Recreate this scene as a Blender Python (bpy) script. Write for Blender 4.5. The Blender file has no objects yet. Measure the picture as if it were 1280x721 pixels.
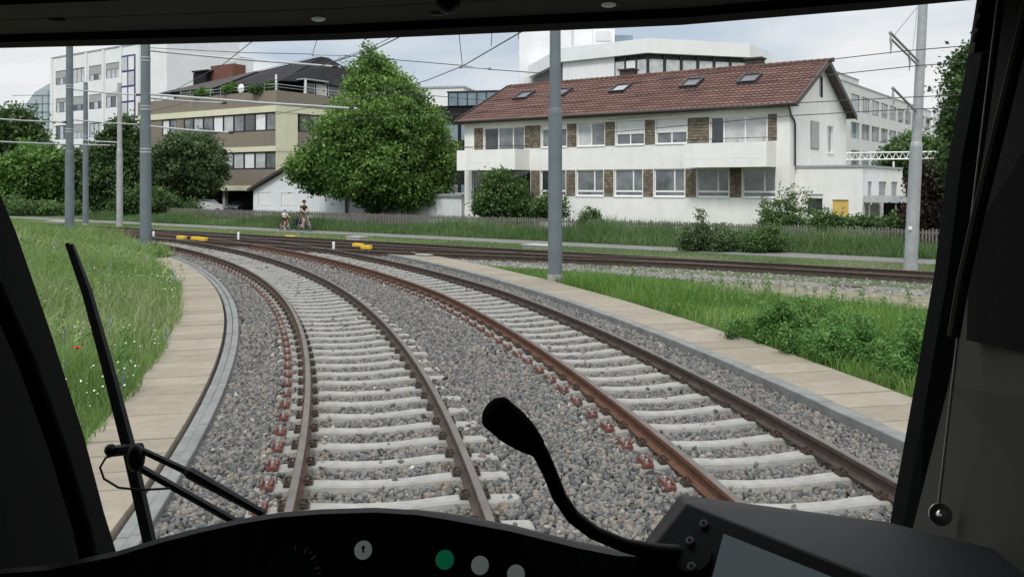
import bpy, math, random
import numpy as np
from mathutils import Vector, Matrix
random.seed(7); RS = np.random.RandomState(11)
R = math.radians
scene = bpy.context.scene
col = scene.collection

# ------------------------------------------------------------------ camera
F, HY, H = 1080.0, 231.0, 2.5            # focal length and horizon of the photograph in its own pixels, eye height above the rail
cam_d = bpy.data.cameras.new('camera'); cam = bpy.data.objects.new('camera', cam_d); col.objects.link(cam)
cam.location = (0, 0, H); cam.rotation_euler = (R(90), 0, 0)
cam_d.sensor_width = 36; cam_d.lens = F / 1280 * 36; cam_d.shift_y = -(360.5 - HY) / 1280
cam_d.clip_start = .02; cam_d.clip_end = 4000
scene.camera = cam
# ------------------------------------------------------------------ world, sun, exposure
SUN_EL, SUN_AZ = 52, 200                 # compass bearing the light comes from (0 = ahead of the tram, 90 = right)
w = bpy.data.worlds.new('World'); scene.world = w; w.use_nodes = True
nt = w.node_tree; nt.nodes.clear(); N = nt.nodes.new; Lk = nt.links.new
out = N('ShaderNodeOutputWorld'); sky = N('ShaderNodeTexSky'); sky.sky_type = 'NISHITA'; sky.sun_disc = False
sky.sun_elevation = R(SUN_EL); sky.sun_rotation = R(SUN_AZ); sky.air_density = 1.2; sky.dust_density = 2.5
b1 = N('ShaderNodeBackground'); b1.inputs[1].default_value = .10; Lk(sky.outputs[0], b1.inputs[0])
tc = N('ShaderNodeTexCoord'); sep = N('ShaderNodeSeparateXYZ'); Lk(tc.outputs['Generated'], sep.inputs[0])
# flat cloud deck: direction divided by its height
zz = N('ShaderNodeMath'); zz.operation = 'ADD'; zz.inputs[1].default_value = .18; Lk(sep.outputs[2], zz.inputs[0])
zm = N('ShaderNodeMath'); zm.operation = 'MAXIMUM'; zm.inputs[1].default_value = .06; Lk(zz.outputs[0], zm.inputs[0])
dv = N('ShaderNodeVectorMath'); dv.operation = 'DIVIDE'; Lk(tc.outputs['Generated'], dv.inputs[0]); Lk(zm.outputs[0], dv.inputs[1])
nz = N('ShaderNodeTexNoise'); nz.inputs['Scale'].default_value = .75; nz.inputs['Detail'].default_value = 7; nz.inputs['Roughness'].default_value = .52
nz.inputs['Distortion'].default_value = .3; Lk(dv.outputs[0], nz.inputs['Vector'])
cr = N('ShaderNodeValToRGB'); cr.color_ramp.elements[0].position = .37; cr.color_ramp.elements[0].color = (.57, .67, .79, 1)
cr.color_ramp.elements[1].position = .56; cr.color_ramp.elements[1].color = (.985, .99, 1.0, 1); Lk(nz.outputs[0], cr.inputs[0])
b2 = N('ShaderNodeBackground'); Lk(cr.outputs[0], b2.inputs[0])
zr = N('ShaderNodeMapRange'); zr.inputs[1].default_value = .22; zr.inputs[2].default_value = .9; zr.inputs[3].default_value = .93; zr.inputs[4].default_value = 2.3; Lk(sep.outputs[2], zr.inputs[0]); Lk(zr.outputs[0], b2.inputs[1])   # an overcast sky is brightest overhead
mx = N('ShaderNodeMixShader'); mx.inputs[0].default_value = .93; Lk(b1.outputs[0], mx.inputs[1]); Lk(b2.outputs[0], mx.inputs[2]); Lk(mx.outputs[0], out.inputs[0])
sd = bpy.data.lights.new('sun', 'SUN'); sd.energy = 2.0; sd.angle = R(11); sd.color = (1, .96, .9)
so = bpy.data.objects.new('sun', sd); col.objects.link(so)
az, el = R(SUN_AZ), R(SUN_EL)
so.rotation_euler = Vector((math.sin(az) * math.cos(el), math.cos(az) * math.cos(el), math.sin(el))).to_track_quat('Z', 'Y').to_euler()
vs = scene.view_settings; vs.view_transform = 'Standard'; vs.look = 'None'; vs.exposure = 0.0; vs.gamma = 1
scene.cycles.max_bounces = 6; scene.cycles.transparent_max_bounces = 8; scene.cycles.caustics_reflective = False; scene.cycles.caustics_refractive = False

# ------------------------------------------------------------------ materials
MATS = {}
def M(name, c1, c2=None, scale=3., rough=.75, bump=0., bscale=None, metal=0., spec=.4, tone=None, sx=(1, 1, 1), trans=0., detail=6., coat=0.):
    """principled with a noise mix of two colours; tone = list of (pos, colour) read from the mesh attribute 'tone'"""
    if name in MATS: return MATS[name]
    m = bpy.data.materials.new(name); m.use_nodes = True; t = m.node_tree; n = t.nodes; b = n['Principled BSDF']
    b.inputs['Roughness'].default_value = rough; b.inputs['Metallic'].default_value = metal; b.inputs['Specular IOR Level'].default_value = spec
    if coat: b.inputs['Coat Weight'].default_value = coat; b.inputs['Coat Roughness'].default_value = .04
    tcn = n.new('ShaderNodeTexCoord'); mp = n.new('ShaderNodeMapping'); mp.inputs['Scale'].default_value = sx; t.links.new(tcn.outputs['Object'], mp.inputs[0])
    no = n.new('ShaderNodeTexNoise'); no.inputs['Scale'].default_value = scale; no.inputs['Detail'].default_value = detail; no.inputs['Roughness'].default_value = .6
    t.links.new(mp.outputs[0], no.inputs['Vector'])
    rp = n.new('ShaderNodeValToRGB'); rp.color_ramp.elements[0].position = .33; rp.color_ramp.elements[1].position = .67
    rp.color_ramp.elements[0].color = (*c1, 1); rp.color_ramp.elements[1].color = (*(c2 or c1), 1); t.links.new(no.outputs[0], rp.inputs[0])
    colr = rp.outputs[0]
    if tone:
        at_ = n.new('ShaderNodeAttribute'); at_.attribute_name = 'tone'
        r2 = n.new('ShaderNodeValToRGB'); e = r2.color_ramp.elements
        while len(e) < len(tone): e.new(.5)
        for i, (p, c) in enumerate(tone): e[i].position = p; e[i].color = (*c, 1)
        t.links.new(at_.outputs['Fac'], r2.inputs[0])
        mm = n.new('ShaderNodeMix'); mm.data_type = 'RGBA'; mm.blend_type = 'MULTIPLY'; mm.inputs[0].default_value = 1
        t.links.new(r2.outputs[0], mm.inputs[6]); t.links.new(colr, mm.inputs[7]); colr = mm.outputs[2]
    t.links.new(colr, b.inputs['Base Color'])
    if bump:
        n2 = n.new('ShaderNodeTexNoise'); n2.inputs['Scale'].default_value = bscale or scale * 6; n2.inputs['Detail'].default_value = 5
        t.links.new(mp.outputs[0], n2.inputs['Vector'])
        bp = n.new('ShaderNodeBump'); bp.inputs['Strength'].default_value = bump; bp.inputs['Distance'].default_value = .02
        t.links.new(n2.outputs[0], bp.inputs['Height']); t.links.new(bp.outputs[0], b.inputs['Normal'])
    if trans:
        tr = n.new('ShaderNodeBsdfTranslucent'); ms = n.new('ShaderNodeMixShader'); ms.inputs[0].default_value = trans
        t.links.new(colr, tr.inputs[0]); t.links.new(b.outputs[0], ms.inputs[1]); t.links.new(tr.outputs[0], ms.inputs[2])
        t.links.new(ms.outputs[0], n['Material Output'].inputs[0])
    MATS[name] = m; return m
def streaks(m, c=(.35, .33, .3), amt=.35, sc=(3., 3., .25)):
    """vertical rain streaks and grime on a wall material"""
    t = m.node_tree; n = t.nodes; b = n['Principled BSDF']; src = b.inputs['Base Color'].links[0].from_socket
    tcn = n.new('ShaderNodeTexCoord'); mp = n.new('ShaderNodeMapping'); mp.inputs['Scale'].default_value = sc; t.links.new(tcn.outputs['Object'], mp.inputs[0])
    no = n.new('ShaderNodeTexNoise'); no.inputs['Scale'].default_value = 1.; no.inputs['Detail'].default_value = 8; no.inputs['Roughness'].default_value = .65; t.links.new(mp.outputs[0], no.inputs['Vector'])
    mr = n.new('ShaderNodeMapRange'); mr.inputs[1].default_value = .5; mr.inputs[2].default_value = .8; mr.inputs[3].default_value = 0; mr.inputs[4].default_value = amt; t.links.new(no.outputs[0], mr.inputs[0])
    mm = n.new('ShaderNodeMix'); mm.data_type = 'RGBA'; t.links.new(mr.outputs[0], mm.inputs[0]); t.links.new(src, mm.inputs[6]); mm.inputs[7].default_value = (*c, 1)
    t.links.new(mm.outputs[2], b.inputs['Base Color']); return m
ONE = (1, 1, 1)
STONE = [(0, (.045, .047, .050)), (.22, (.100, .103, .104)), (.48, (.165, .166, .163)), (.64, (.235, .222, .200)), (.78, (.235, .20, .16)), (.86, (.17, .135, .115)), (.93, (.31, .29, .25)), (1, (.50, .50, .48))]
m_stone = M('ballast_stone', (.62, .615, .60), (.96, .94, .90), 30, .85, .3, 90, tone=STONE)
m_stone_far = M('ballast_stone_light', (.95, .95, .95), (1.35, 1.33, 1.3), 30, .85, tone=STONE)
m_ballast = M('ballast_bed', (.05, .05, .048), (.22, .21, .2), 16, .95, .9, 22, detail=3)
m_ballast_l = M('ballast_bed_light', (.16, .16, .155), (.40, .395, .385), 16, .95, .9, 22, detail=3)
m_sleeper = streaks(M('sleeper_concrete', (.235, .23, .21), (.315, .308, .283), 7, .9, .35, 60), (.25, .22, .19), .5, (5, 5, 5))
m_rust = M('rail_rust', (.050, .030, .020), (.092, .055, .037), 9, .85, .3, 60)
m_rust_o = M('rail_rust_orange', (.075, .034, .019), (.135, .060, .033), 9, .85, .3, 60)
m_rail_dark = M('rail_dark', (.035, .025, .020), (.075, .05, .038), 9, .8, .2, 60)
m_railtop = M('rail_top', (.088, .078, .069), (.14, .123, .108), 5, .5, metal=.35)
m_clip = M('rail_clip_iron', (.03, .022, .018), (.07, .045, .03), 30, .8)
m_bracket = M('bracket_red_rust', (.095, .034, .026), (.165, .062, .045), 25, .85)
m_bolt = M('bolt_steel', (.36, .36, .36), (.5, .5, .5), 30, .5, metal=.4)
m_slab = M('slab_concrete', (.86, .86, .85), (1.05, 1.04, 1.02), 5, .92, .25, 70, tone=[(0, (.225, .196, .150)), (.5, (.248, .216, .167)), (1, (.272, .238, .187))])
m_kerb = streaks(M('kerb_concrete', (.135, .138, .131), (.20, .202, .192), 4, .9, .25, 60), (.2, .2, .19), .4, (4, 4, 4))
m_ground = M('meadow_soil', (.030, .055, .014), (.075, .10, .030), 2.2, .95, .6, 30)
m_mown = M('mown_grass', (.10, .14, .035), (.20, .21, .065), 1.4, .95, .8, 40)
m_dirt = M('dry_dirt', (.13, .115, .075), (.24, .215, .155), 3, .95, .6, 30)
m_path = M('path_asphalt', (.135, .13, .122), (.18, .173, .163), 2, .92, .2, 60)
m_grass = M('grass_blade', (.9, .9, .9), ONE, 2, .6, tone=[(0, (.068, .145, .030)), (.35, (.130, .230, .052)), (.68, (.205, .305, .090)), (.86, (.30, .355, .17)), (1, (.45, .44, .29))], trans=.35)
m_grass_r = M('grass_blade_lush', (.9, .9, .9), ONE, 2, .6, tone=[(0, (.060, .138, .022)), (.4, (.118, .230, .040)), (.8, (.195, .320, .075)), (1, (.35, .39, .18))], trans=.35)
m_grass_d = M('grass_blade_dark', (.9, .9, .9), ONE, 2, .6, tone=[(0, (.050, .105, .032)), (.4, (.098, .175, .055)), (.75, (.165, .245, .095)), (1, (.34, .34, .20))], trans=.3)
m_flower_w = M('flower_white', (.72, .72, .66), rough=.8); m_flower_b = M('flower_blue', (.12, .11, .34), (.22, .2, .45), 20)
m_flower_y = M('flower_yellow', (.65, .50, .03)); m_poppy = M('poppy_red', (.65, .02, .015), (.5, .01, .01), 20)
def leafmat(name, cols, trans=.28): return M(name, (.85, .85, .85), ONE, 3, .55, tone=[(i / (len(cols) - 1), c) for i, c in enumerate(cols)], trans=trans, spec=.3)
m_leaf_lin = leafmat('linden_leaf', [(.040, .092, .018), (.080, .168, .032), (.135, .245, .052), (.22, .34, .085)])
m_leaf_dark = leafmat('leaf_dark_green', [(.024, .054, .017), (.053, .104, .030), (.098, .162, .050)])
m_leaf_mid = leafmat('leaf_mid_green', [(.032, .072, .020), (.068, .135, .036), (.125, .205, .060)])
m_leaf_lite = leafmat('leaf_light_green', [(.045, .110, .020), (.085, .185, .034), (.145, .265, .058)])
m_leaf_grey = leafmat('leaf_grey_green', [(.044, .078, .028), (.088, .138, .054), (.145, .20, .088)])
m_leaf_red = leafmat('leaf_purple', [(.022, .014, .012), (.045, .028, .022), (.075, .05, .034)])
m_bark = M('bark', (.045, .035, .026), (.10, .08, .06), 6, .95, .6, 20)
m_white = streaks(M('render_white', (.76, .75, .71), (.84, .83, .79), 1.2, .9, .1, 40), (.5, .49, .45), .28)
m_white2 = streaks(M('panel_white', (.72, .73, .73), (.80, .80, .80), .6, .7), (.5, .5, .5), .2)
m_grayb = streaks(M('office_grey', (.58, .58, .57), (.66, .66, .65), .5, .85), (.35, .35, .34), .3)
m_gable = m_white
m_tile = M('roof_tile', (.19, .066, .042), (.30, .108, .068), 2.5, .8, .2, 50)
m_gutter = M('gutter_brown', (.045, .035, .03), rough=.5)
m_frame = M('window_white', (.80, .80, .79), rough=.5); m_framedk = M('window_dark', (.03, .03, .035), rough=.5)
m_frameblue = M('window_blue', (.04, .045, .17), rough=.5); m_framegrey = M('window_grey', (.30, .31, .32), rough=.5)
def glass(name, c, c2=None, r=.06, sc=.7): return M(name, c, c2 or c, sc, r, spec=.8, coat=.35)
m_glass = glass('pane_dark', (.015, .018, .02), (.06, .065, .07)); m_glass_c = glass('pane_curtain', (.36, .38, .39), (.58, .59, .58), .25, 1.5)
m_glass_g = glass('pane_grey', (.07, .08, .085), (.24, .255, .26), .1, .9); m_glass_b = glass('pane_blue', (.10, .16, .20), (.20, .27, .31), .08, .3)  # mottling of the grey pane paints in reflections of trees
m_blind = M('blind_white', (.70, .70, .69), (.78, .78, .77), 2, .7); m_shut = M('shutter_grey', (.36, .36, .36), (.42, .42, .42), 2, .7)
m_yellow = streaks(M('concrete_yellow', (.60, .585, .42), (.68, .66, .485), 1, .85), (.4, .38, .28), .25)
m_brown = streaks(M('exposed_aggregate', (.175, .148, .115), (.27, .232, .185), 14, .95, .4, 60), (.11, .09, .075), .55, (2.2, 2.2, .2))
m_slate = M('slate_dark', (.012, .0125, .014), (.024, .024, .027), 5, .8, .2, 30, spec=.15); m_roofdk = M('roof_brown_dark', (.035, .03, .028), (.06, .052, .047), 3, .85)
m_brick = M('chimney_brick', (.13, .055, .04), (.19, .08, .055), 8, .9)
m_shed = streaks(M('shed_white', (.62, .64, .65), (.72, .74, .75), .8, .85), (.4, .4, .4), .25)
m_wood = M('fence_wood', (.10, .092, .082), (.22, .205, .185), 6, .9, .3, 40, sx=(6, 6, 1))
m_pole = M('pole_grey_paint', (.115, .140, .155), (.145, .172, .188), 2, .55, spec=.4); m_galv = streaks(M('pole_galvanised', (.30, .31, .32), (.40, .41, .42), 3, .5, metal=.25), (.3, .3, .3), .35)
m_wire = M('wire_dark', (.03, .03, .033), rough=.5); m_tube = M('tube_light_grey', (.34, .35, .36), (.44, .45, .46), 3, .5)
m_yel = M('marker_yellow', (.62, .38, .02), (.72, .47, .04), 4, .6); m_door = M('door_yellow', (.58, .40, .10), (.66, .47, .13), 3, .7)
m_conc = M('concrete_pale', (.27, .27, .255), (.36, .355, .34), 5, .9, .2, 40)
m_cab = M('cab_plastic_black', (.004, .0045, .006), (.0065, .007, .009), 260, .5, .12, 900, spec=.25); m_cabm = M('cab_matt', (.0045, .0045, .0045), (.0065, .0065, .0065), 200, .85, .15, 700, spec=.1)
m_cabg = M('cab_grey_trim', (.058, .055, .046), (.072, .068, .057), 3, .75, spec=.2); m_cab_skylit = M('cab_plastic_skylit', (.011, .013, .018), (.015, .018, .024), 300, .55, .15, 900, spec=.3)  # console plastic is a paler copy with sky light painted in
def lamp(m, c, e):
    b = m.node_tree.nodes['Principled BSDF']; b.inputs['Emission Color'].default_value = (*c, 1); b.inputs['Emission Strength'].default_value = e; return m
m_chrome = M('chrome', (.7, .7, .7), rough=.2, metal=1); m_rubber = M('rubber', (.008, .008, .009), (.014, .014, .015), 20, .7)
m_btn_w = lamp(M('button_white', (.55, .6, .57), rough=.5), (.6, .7, .65), .10); m_btn_g = lamp(M('button_green', (.01, .26, .12), rough=.35), (.02, .7, .32), .07); m_screen = lamp(glass('screen_grey', (.05, .06, .07), (.06, .07, .08), .25, 3), (.35, .45, .48), .12)  # screen glow stands in for pale sky reflected on it
m_mark = M('dial_mark', (.5, .55, .55), rough=.6); m_foam = M('foam_black', (.008, .008, .008), (.016, .016, .016), 900, .95, .8, 1200, spec=.1)
m_skin = M('skin', (.55, .33, .24)); m_black = M('cloth_black', (.02, .02, .022), (.03, .03, .03), 20, .9); m_shorts = M('cloth_olive', (.09, .085, .06), rough=.9)
m_wht = M('cloth_white', (.75, .73, .75), rough=.9); m_red = M('paint_red', (.5, .03, .03), rough=.4); m_hb = M('helmet_blue', (.10, .2, .5), rough=.4)
m_carw = M('car_white', (.72, .72, .72), rough=.3, coat=.5); m_cardk = M('car_dark', (.03, .032, .036), rough=.3, coat=.5); m_carb = M('car_pale_blue', (.30, .45, .58), rough=.3, coat=.5)
m_void = M('interior_dark', (.02, .02, .02), rough=.95)

# ------------------------------------------------------------------ helpers
def at(px, py, Y): return Vector(((px - 640) / F * Y, Y, H + (HY - py) / F * Y))
def gp(px, py, z=0.):
    Y = (H - z) * F / (py - HY); return Vector(((px - 640) / F * Y, Y, z))
def tag(o, label=None, cat=None, group=None, kind=None):
    if label: o['label'] = label
    if cat: o['category'] = cat
    if group: o['group'] = group
    if kind: o['kind'] = kind
    return o
def empty(name, loc, rz=0., label=None, cat=None, group=None):
    o = bpy.data.objects.new(name, None); o.empty_display_size = .3; col.objects.link(o); o.location = loc; o.rotation_euler = (0, 0, rz)
    return tag(o, label, cat, group)
def link(o, parent=None):
    col.objects.link(o)
    if parent: o.parent = parent
    return o
def copy_tree(o, parent=None):
    c = o.copy(); col.objects.link(c); c.parent = parent
    for ch in list(o.children): copy_tree(ch, c)
    return c
class MB:
    def __init__(s, off=(0, 0, 0)): s.v = []; s.f = []; s.m = []; s.t = []; s.tv = 0.; s.mi = 0; s.off = Vector(off)
    def add(s, vs, fs):
        b = len(s.v); s.v += [tuple(Vector(p) - s.off) for p in vs]; s.t += [s.tv] * len(vs)
        s.f += [tuple(b + i for i in f) for f in fs]; s.m += [s.mi] * len(fs); return s
    def box(s, x0, x1, y0, y1, z0, z1):
        x0, x1 = min(x0, x1), max(x0, x1); y0, y1 = min(y0, y1), max(y0, y1); z0, z1 = min(z0, z1), max(z0, z1)
        return s.add([(x0, y0, z0), (x1, y0, z0), (x1, y1, z0), (x0, y1, z0), (x0, y0, z1), (x1, y0, z1), (x1, y1, z1), (x0, y1, z1)],
              [(0, 3, 2, 1), (4, 5, 6, 7), (0, 1, 5, 4), (1, 2, 6, 5), (2, 3, 7, 6), (3, 0, 4, 7)])
    def hexa(s, a, b): # two quads (lists of 4 points), joined
        return s.add(list(a) + list(b), [(0, 1, 2, 3), (7, 6, 5, 4), (0, 4, 5, 1), (1, 5, 6, 2), (2, 6, 7, 3), (3, 7, 4, 0)])
    def prism(s, poly, d): # 3-D polygon extruded by vector d
        n = len(poly); a = [Vector(p) for p in poly]; b = [p + Vector(d) for p in a]
        return s.add(a + b, [tuple(range(n)), tuple(range(2 * n - 1, n - 1, -1))] + [(i, i + n, (i + 1) % n + n, (i + 1) % n) for i in range(n)])
    def loft(s, a, b): # two polygons of equal count
        n = len(a); return s.add(list(a) + list(b), [tuple(range(n)), tuple(range(2 * n - 1, n - 1, -1))] + [(i, i + n, (i + 1) % n + n, (i + 1) % n) for i in range(n)])
    def quad(s, a, b, c, d): return s.add([a, b, c, d], [(0, 1, 2, 3)])
    def tube(s, pts, r, n=8, caps=True):
        pts = [Vector(p) for p in pts]; k = len(pts); rs = r if hasattr(r, '__len__') else [r] * k; vs = []; prev = None
        for i, p in enumerate(pts):
            d = (pts[min(i + 1, k - 1)] - pts[max(i - 1, 0)]).normalized()
            if prev is None:
                u = d.cross(Vector((0, 0, 1)) if abs(d.z) < .9 else Vector((1, 0, 0))).normalized()
            else: u = (prev - d * prev.dot(d)).normalized()
            prev = u; vv = d.cross(u)
            vs += [p + (u * math.cos(2 * math.pi * j / n) + vv * math.sin(2 * math.pi * j / n)) * rs[i] for j in range(n)]
        fs = [(i * n + j, i * n + (j + 1) % n, (i + 1) * n + (j + 1) % n, (i + 1) * n + j) for i in range(k - 1) for j in range(n)]
        if caps: fs += [tuple(range(n - 1, -1, -1)), tuple(range((k - 1) * n, k * n))]
        return s.add(vs, fs)
    def disc(s, c, nrm, r, t, n=20):
        c = Vector(c); nrm = Vector(nrm).normalized(); return s.tube([c, c + nrm * t], r, n)
    def ball(s, c, r, n=12, m=8):
        c = Vector(c); r = Vector((r, r, r)) if not hasattr(r, '__len__') else Vector(r)
        vs = [c + Vector((0, 0, -r.z))]
        for i in range(1, m):
            ph = -math.pi / 2 + math.pi * i / m
            vs += [c + Vector((r.x * math.cos(ph) * math.cos(2 * math.pi * j / n), r.y * math.cos(ph) * math.sin(2 * math.pi * j / n), r.z * math.sin(ph))) for j in range(n)]
        vs.append(c + Vector((0, 0, r.z))); e = len(vs) - 1
        fs = [(0, 1 + (j + 1) % n, 1 + j) for j in range(n)] + [(e, e - n + j, e - n + (j + 1) % n) for j in range(n)]
        fs += [(1 + i * n + j, 1 + i * n + (j + 1) % n, 1 + (i + 1) * n + (j + 1) % n, 1 + (i + 1) * n + j) for i in range(m - 2) for j in range(n)]
        return s.add(vs, fs)
    def build(s, name, mats, parent=None, smooth=False, bevel=0., loc=None):
        me = bpy.data.meshes.new(name); me.from_pydata(s.v, [], s.f); mats = mats if isinstance(mats, (list, tuple)) else [mats]
        for m in mats: me.materials.append(m)
        if len(mats) > 1: me.polygons.foreach_set('material_index', s.m)
        a = me.attributes.new('tone', 'FLOAT', 'POINT'); a.data.foreach_set('value', s.t)
        me.update()
        if smooth: me.polygons.foreach_set('use_smooth', [True] * len(s.f)); me.set_sharp_from_angle(angle=R(40)); me.update()
        o = bpy.data.objects.new(name, me); link(o, parent)
        if loc is not None: o.location = loc
        if bevel:
            bm_ = o.modifiers.new('bevel', 'BEVEL'); bm_.width = bevel; bm_.segments = 2; bm_.limit_method = 'ANGLE'
        return o
def mesh_np(name, V, loops, totals, mat, tone=None, parent=None, smooth=False):
    me = bpy.data.meshes.new(name); nv = len(V); nf = len(totals)
    me.vertices.add(nv); me.vertices.foreach_set('co', np.ascontiguousarray(V, np.float32).ravel())
    me.loops.add(len(loops)); me.loops.foreach_set('vertex_index', np.ascontiguousarray(loops, np.int32))
    st = np.zeros(nf, np.int32); st[1:] = np.cumsum(totals)[:-1]
    me.polygons.add(nf); me.polygons.foreach_set('loop_start', st)
    try: me.polygons.foreach_set('loop_total', np.ascontiguousarray(totals, np.int32))
    except Exception: pass
    if smooth: me.polygons.foreach_set('use_smooth', np.ones(nf, bool))
    if tone is not None:
        a = me.attributes.new('tone', 'FLOAT', 'POINT'); a.data.foreach_set('value', np.ascontiguousarray(tone, np.float32))
    me.materials.append(mat); me.update(calc_edges=True); me.validate()
    o = bpy.data.objects.new(name, me); return link(o, parent)
def vnoise(x, y, s=1., seed=0):
    """cheap smooth 2-D value noise in numpy, 0..1"""
    x = np.asarray(x) * s; y = np.asarray(y) * s; xi = np.floor(x).astype(int); yi = np.floor(y).astype(int); fx = x - xi; fy = y - yi
    fx = fx * fx * (3 - 2 * fx); fy = fy * fy * (3 - 2 * fy)
    def h(a, b): v = np.sin(a * 127.1 + b * 311.7 + seed * 74.7) * 43758.5453; return v - np.floor(v)
    return (h(xi, yi) * (1 - fx) + h(xi + 1, yi) * fx) * (1 - fy) + (h(xi, yi + 1) * (1 - fx) + h(xi + 1, yi + 1) * fx) * fy

# ------------------------------------------------------------------ track geometry
CX, CY = -70.2, -4.9                                 # centre of the curve
TH0 = 53.5
def r1(th): return 70.2 - 1.0 * np.clip((th - 20) / 33.5, 0, 1) ** 2
def r2(th): return 73.7 - 1.6 * np.clip((th - 20) / 33.5, 0, 1)
def pol(r, th): return CX + r * np.cos(np.radians(th)), CY + r * np.sin(np.radians(th))
A0 = np.array([11.77, 24.2]); AD = np.array([-.804, .594]); AN = np.array([.594, .804])
AANG = math.atan2(-.594, .804)                       # local +x runs to the viewer's right along the straight line
def so_(s, o, z=0.): p = A0 + s * AD + o * AN; return Vector((p[0], p[1], z))
def curve_pts(rf, d, t0, t1, step=.6):
    th = t0; pts = []
    while th < t1: pts.append(pol(rf(th) + d, th)); th += math.degrees(step / 70)
    return pts
PROFILE = [(-.062, -.16), (.062, -.16), (.062, -.148), (.012, -.128), (.009, -.05), (.035, -.04), (.036, -.006), (.030, 0), (-.030, 0), (-.036, -.006), (-.035, -.04), (-.009, -.05), (-.012, -.128), (-.062, -.148)]
def rail_mesh(pts, mats, parent, off, flip=False):
    mb = MB(off); k = len(PROFILE); vs = []; n = len(pts)
    for i in range(n):
        a = Vector(pts[max(i - 1, 0)]); b = Vector(pts[min(i + 1, n - 1)]); d = (b - a).normalized(); nr = Vector((d.y, -d.x))
        vs += [(pts[i][0] + nr.x * u, pts[i][1] + nr.y * u, v) for u, v in PROFILE]
    mb.add(vs, [(i * k + j, i * k + (j + 1) % k, (i + 1) * k + (j + 1) % k, (i + 1) * k + j) for i in range(n - 1) for j in range(k)] + [tuple(range(k)), tuple(range(n * k - 1, (n - 1) * k - 1, -1))])
    mb.m = [1 if (q % k) == 7 else 0 for q in range((n - 1) * k)] + [0, 0]
    return mb.build('rail', mats, parent)
def sleeper_mesh(L=1.15):
    """mono-block concrete sleeper: raised rail seats, waisted lower middle; local x across the track"""
    secs = [(-L, -.205, .085), (-L + .03, -.19, .09), (-.92, -.183, .092), (-.60, -.17, .092), (-.50, -.172, .082), (-.25, -.190, .078), (0, -.196, .076), (.25, -.190, .078), (.50, -.172, .082), (.60, -.17, .092), (.92, -.183, .092), (L - .03, -.19, .09), (L, -.205, .085)]
    vs = []; fs = []
    for x, z, hw in secs: vs += [(x, -hw - .04, -.34), (x, -hw - .004, z - .018), (x, -hw + .014, z), (x, hw - .014, z), (x, hw + .004, z - .018), (x, hw + .04, -.34)]
    for i in range(len(secs) - 1): fs += [(i * 6 + j, (i + 1) * 6 + j, (i + 1) * 6 + j + 1, i * 6 + j + 1) for j in range(5)]
    fs += [tuple(range(5, -1, -1)), tuple(range((len(secs) - 1) * 6, len(secs) * 6))]
    return MB().add(vs, fs)
def fastening_mb(sgn, side):
    mb = MB(); x = .7525 * sgn
    for q in (side,):
        mb.box(x + q * .064, x + q * .128, -.058, .058, -.172, -.148)                                    # angled guide plate
        mb.tube([(x + q * .118, -.045, -.14), (x + q * .09, -.05, -.122), (x + q * .055, -.05, -.125), (x + q * .055, -.02, -.12)], .008, 6)
        mb.tube([(x + q * .118, .045, -.14), (x + q * .09, .05, -.122), (x + q * .055, .05, -.125), (x + q * .055, .02, -.12)], .008, 6)
        mb.tube([(x + q * .105, 0, -.16), (x + q * .105, 0, -.10)], .014, 6)
    return mb
def bracket_mb():
    mb = MB(); x = -1.02
    mb.box(x - .055, x + .055, -.10, .10, -.185, -.155); mb.box(x - .05, x - .035, -.09, .09, -.155, -.12); mb.box(x + .035, x + .05, -.09, .09, -.155, -.125)
    mb.mi = 1; mb.tube([(x, -.055, -.16), (x, -.055, -.115)], .012, 6); mb.tube([(x, .055, -.16), (x, .055, -.11)], .012, 6)
    return mb
SL = sleeper_mesh().build('sleeper', m_sleeper); FA = [fastening_mb(q, p).build('rail_fastening', m_clip) for q in (-1, 1) for p in (-1, 1)]; BR = bracket_mb().build('guard_bracket', [m_bracket, m_bolt])
protos = [SL] + FA + [BR]
STEP = math.degrees(.6 / 71.95)
def sleepers_on(root, poses, bracket, detail):
    for i, (x, y, ang) in enumerate(poses):
        s = SL.copy(); link(s, root); s.location = (x - root.location.x, y - root.location.y, random.uniform(-.006, .006)); s.rotation_euler = (0, 0, ang + random.uniform(-.008, .008))
        if i < detail:
            for fo in FA: link(fo.copy(), s)
            if bracket: link(BR.copy(), s)
def curved_track(rf, t0, t1, label, lm, rm, tail):
    x, y = pol(rf(10), 10); root = empty('railway_track', (x, y, -.34), 0, label, 'railway track')
    off = (x, y, -.34)
    for d, mm in ((-.7525, lm), (.7525, rm)):
        pts = curve_pts(rf, d, -2, t1); th = math.radians(TH0)
        last = Vector(pts[-1]); dr = Vector(AD); pts += [tuple(last + dr * q) for q in range(2, tail, 3)]
        rail_mesh(pts, [mm, m_railtop], root, off)
    poses = []; th = t0
    while th < t1 and len(poses) < 98:
        px, py = pol(rf(th), th); poses.append((px, py, math.radians(th))); th += STEP
    for i in range(0): pass
    sleepers_on(root, poses, True, 75)
    for ch in root.children:
        if ch.name.startswith('sleeper'): ch.location.z += .34
    return root
T0 = 5.2
tr1 = curved_track(r1, T0, TH0, 'railway track straight ahead of the cab, curving left, with dark grey brown rails', m_rust, m_rail_dark, 40)
tr2 = curved_track(r2, T0, TH0, 'right hand curved railway track beside it, with orange rusty inner rail', m_rust_o, m_rail_dark, 40)
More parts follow.
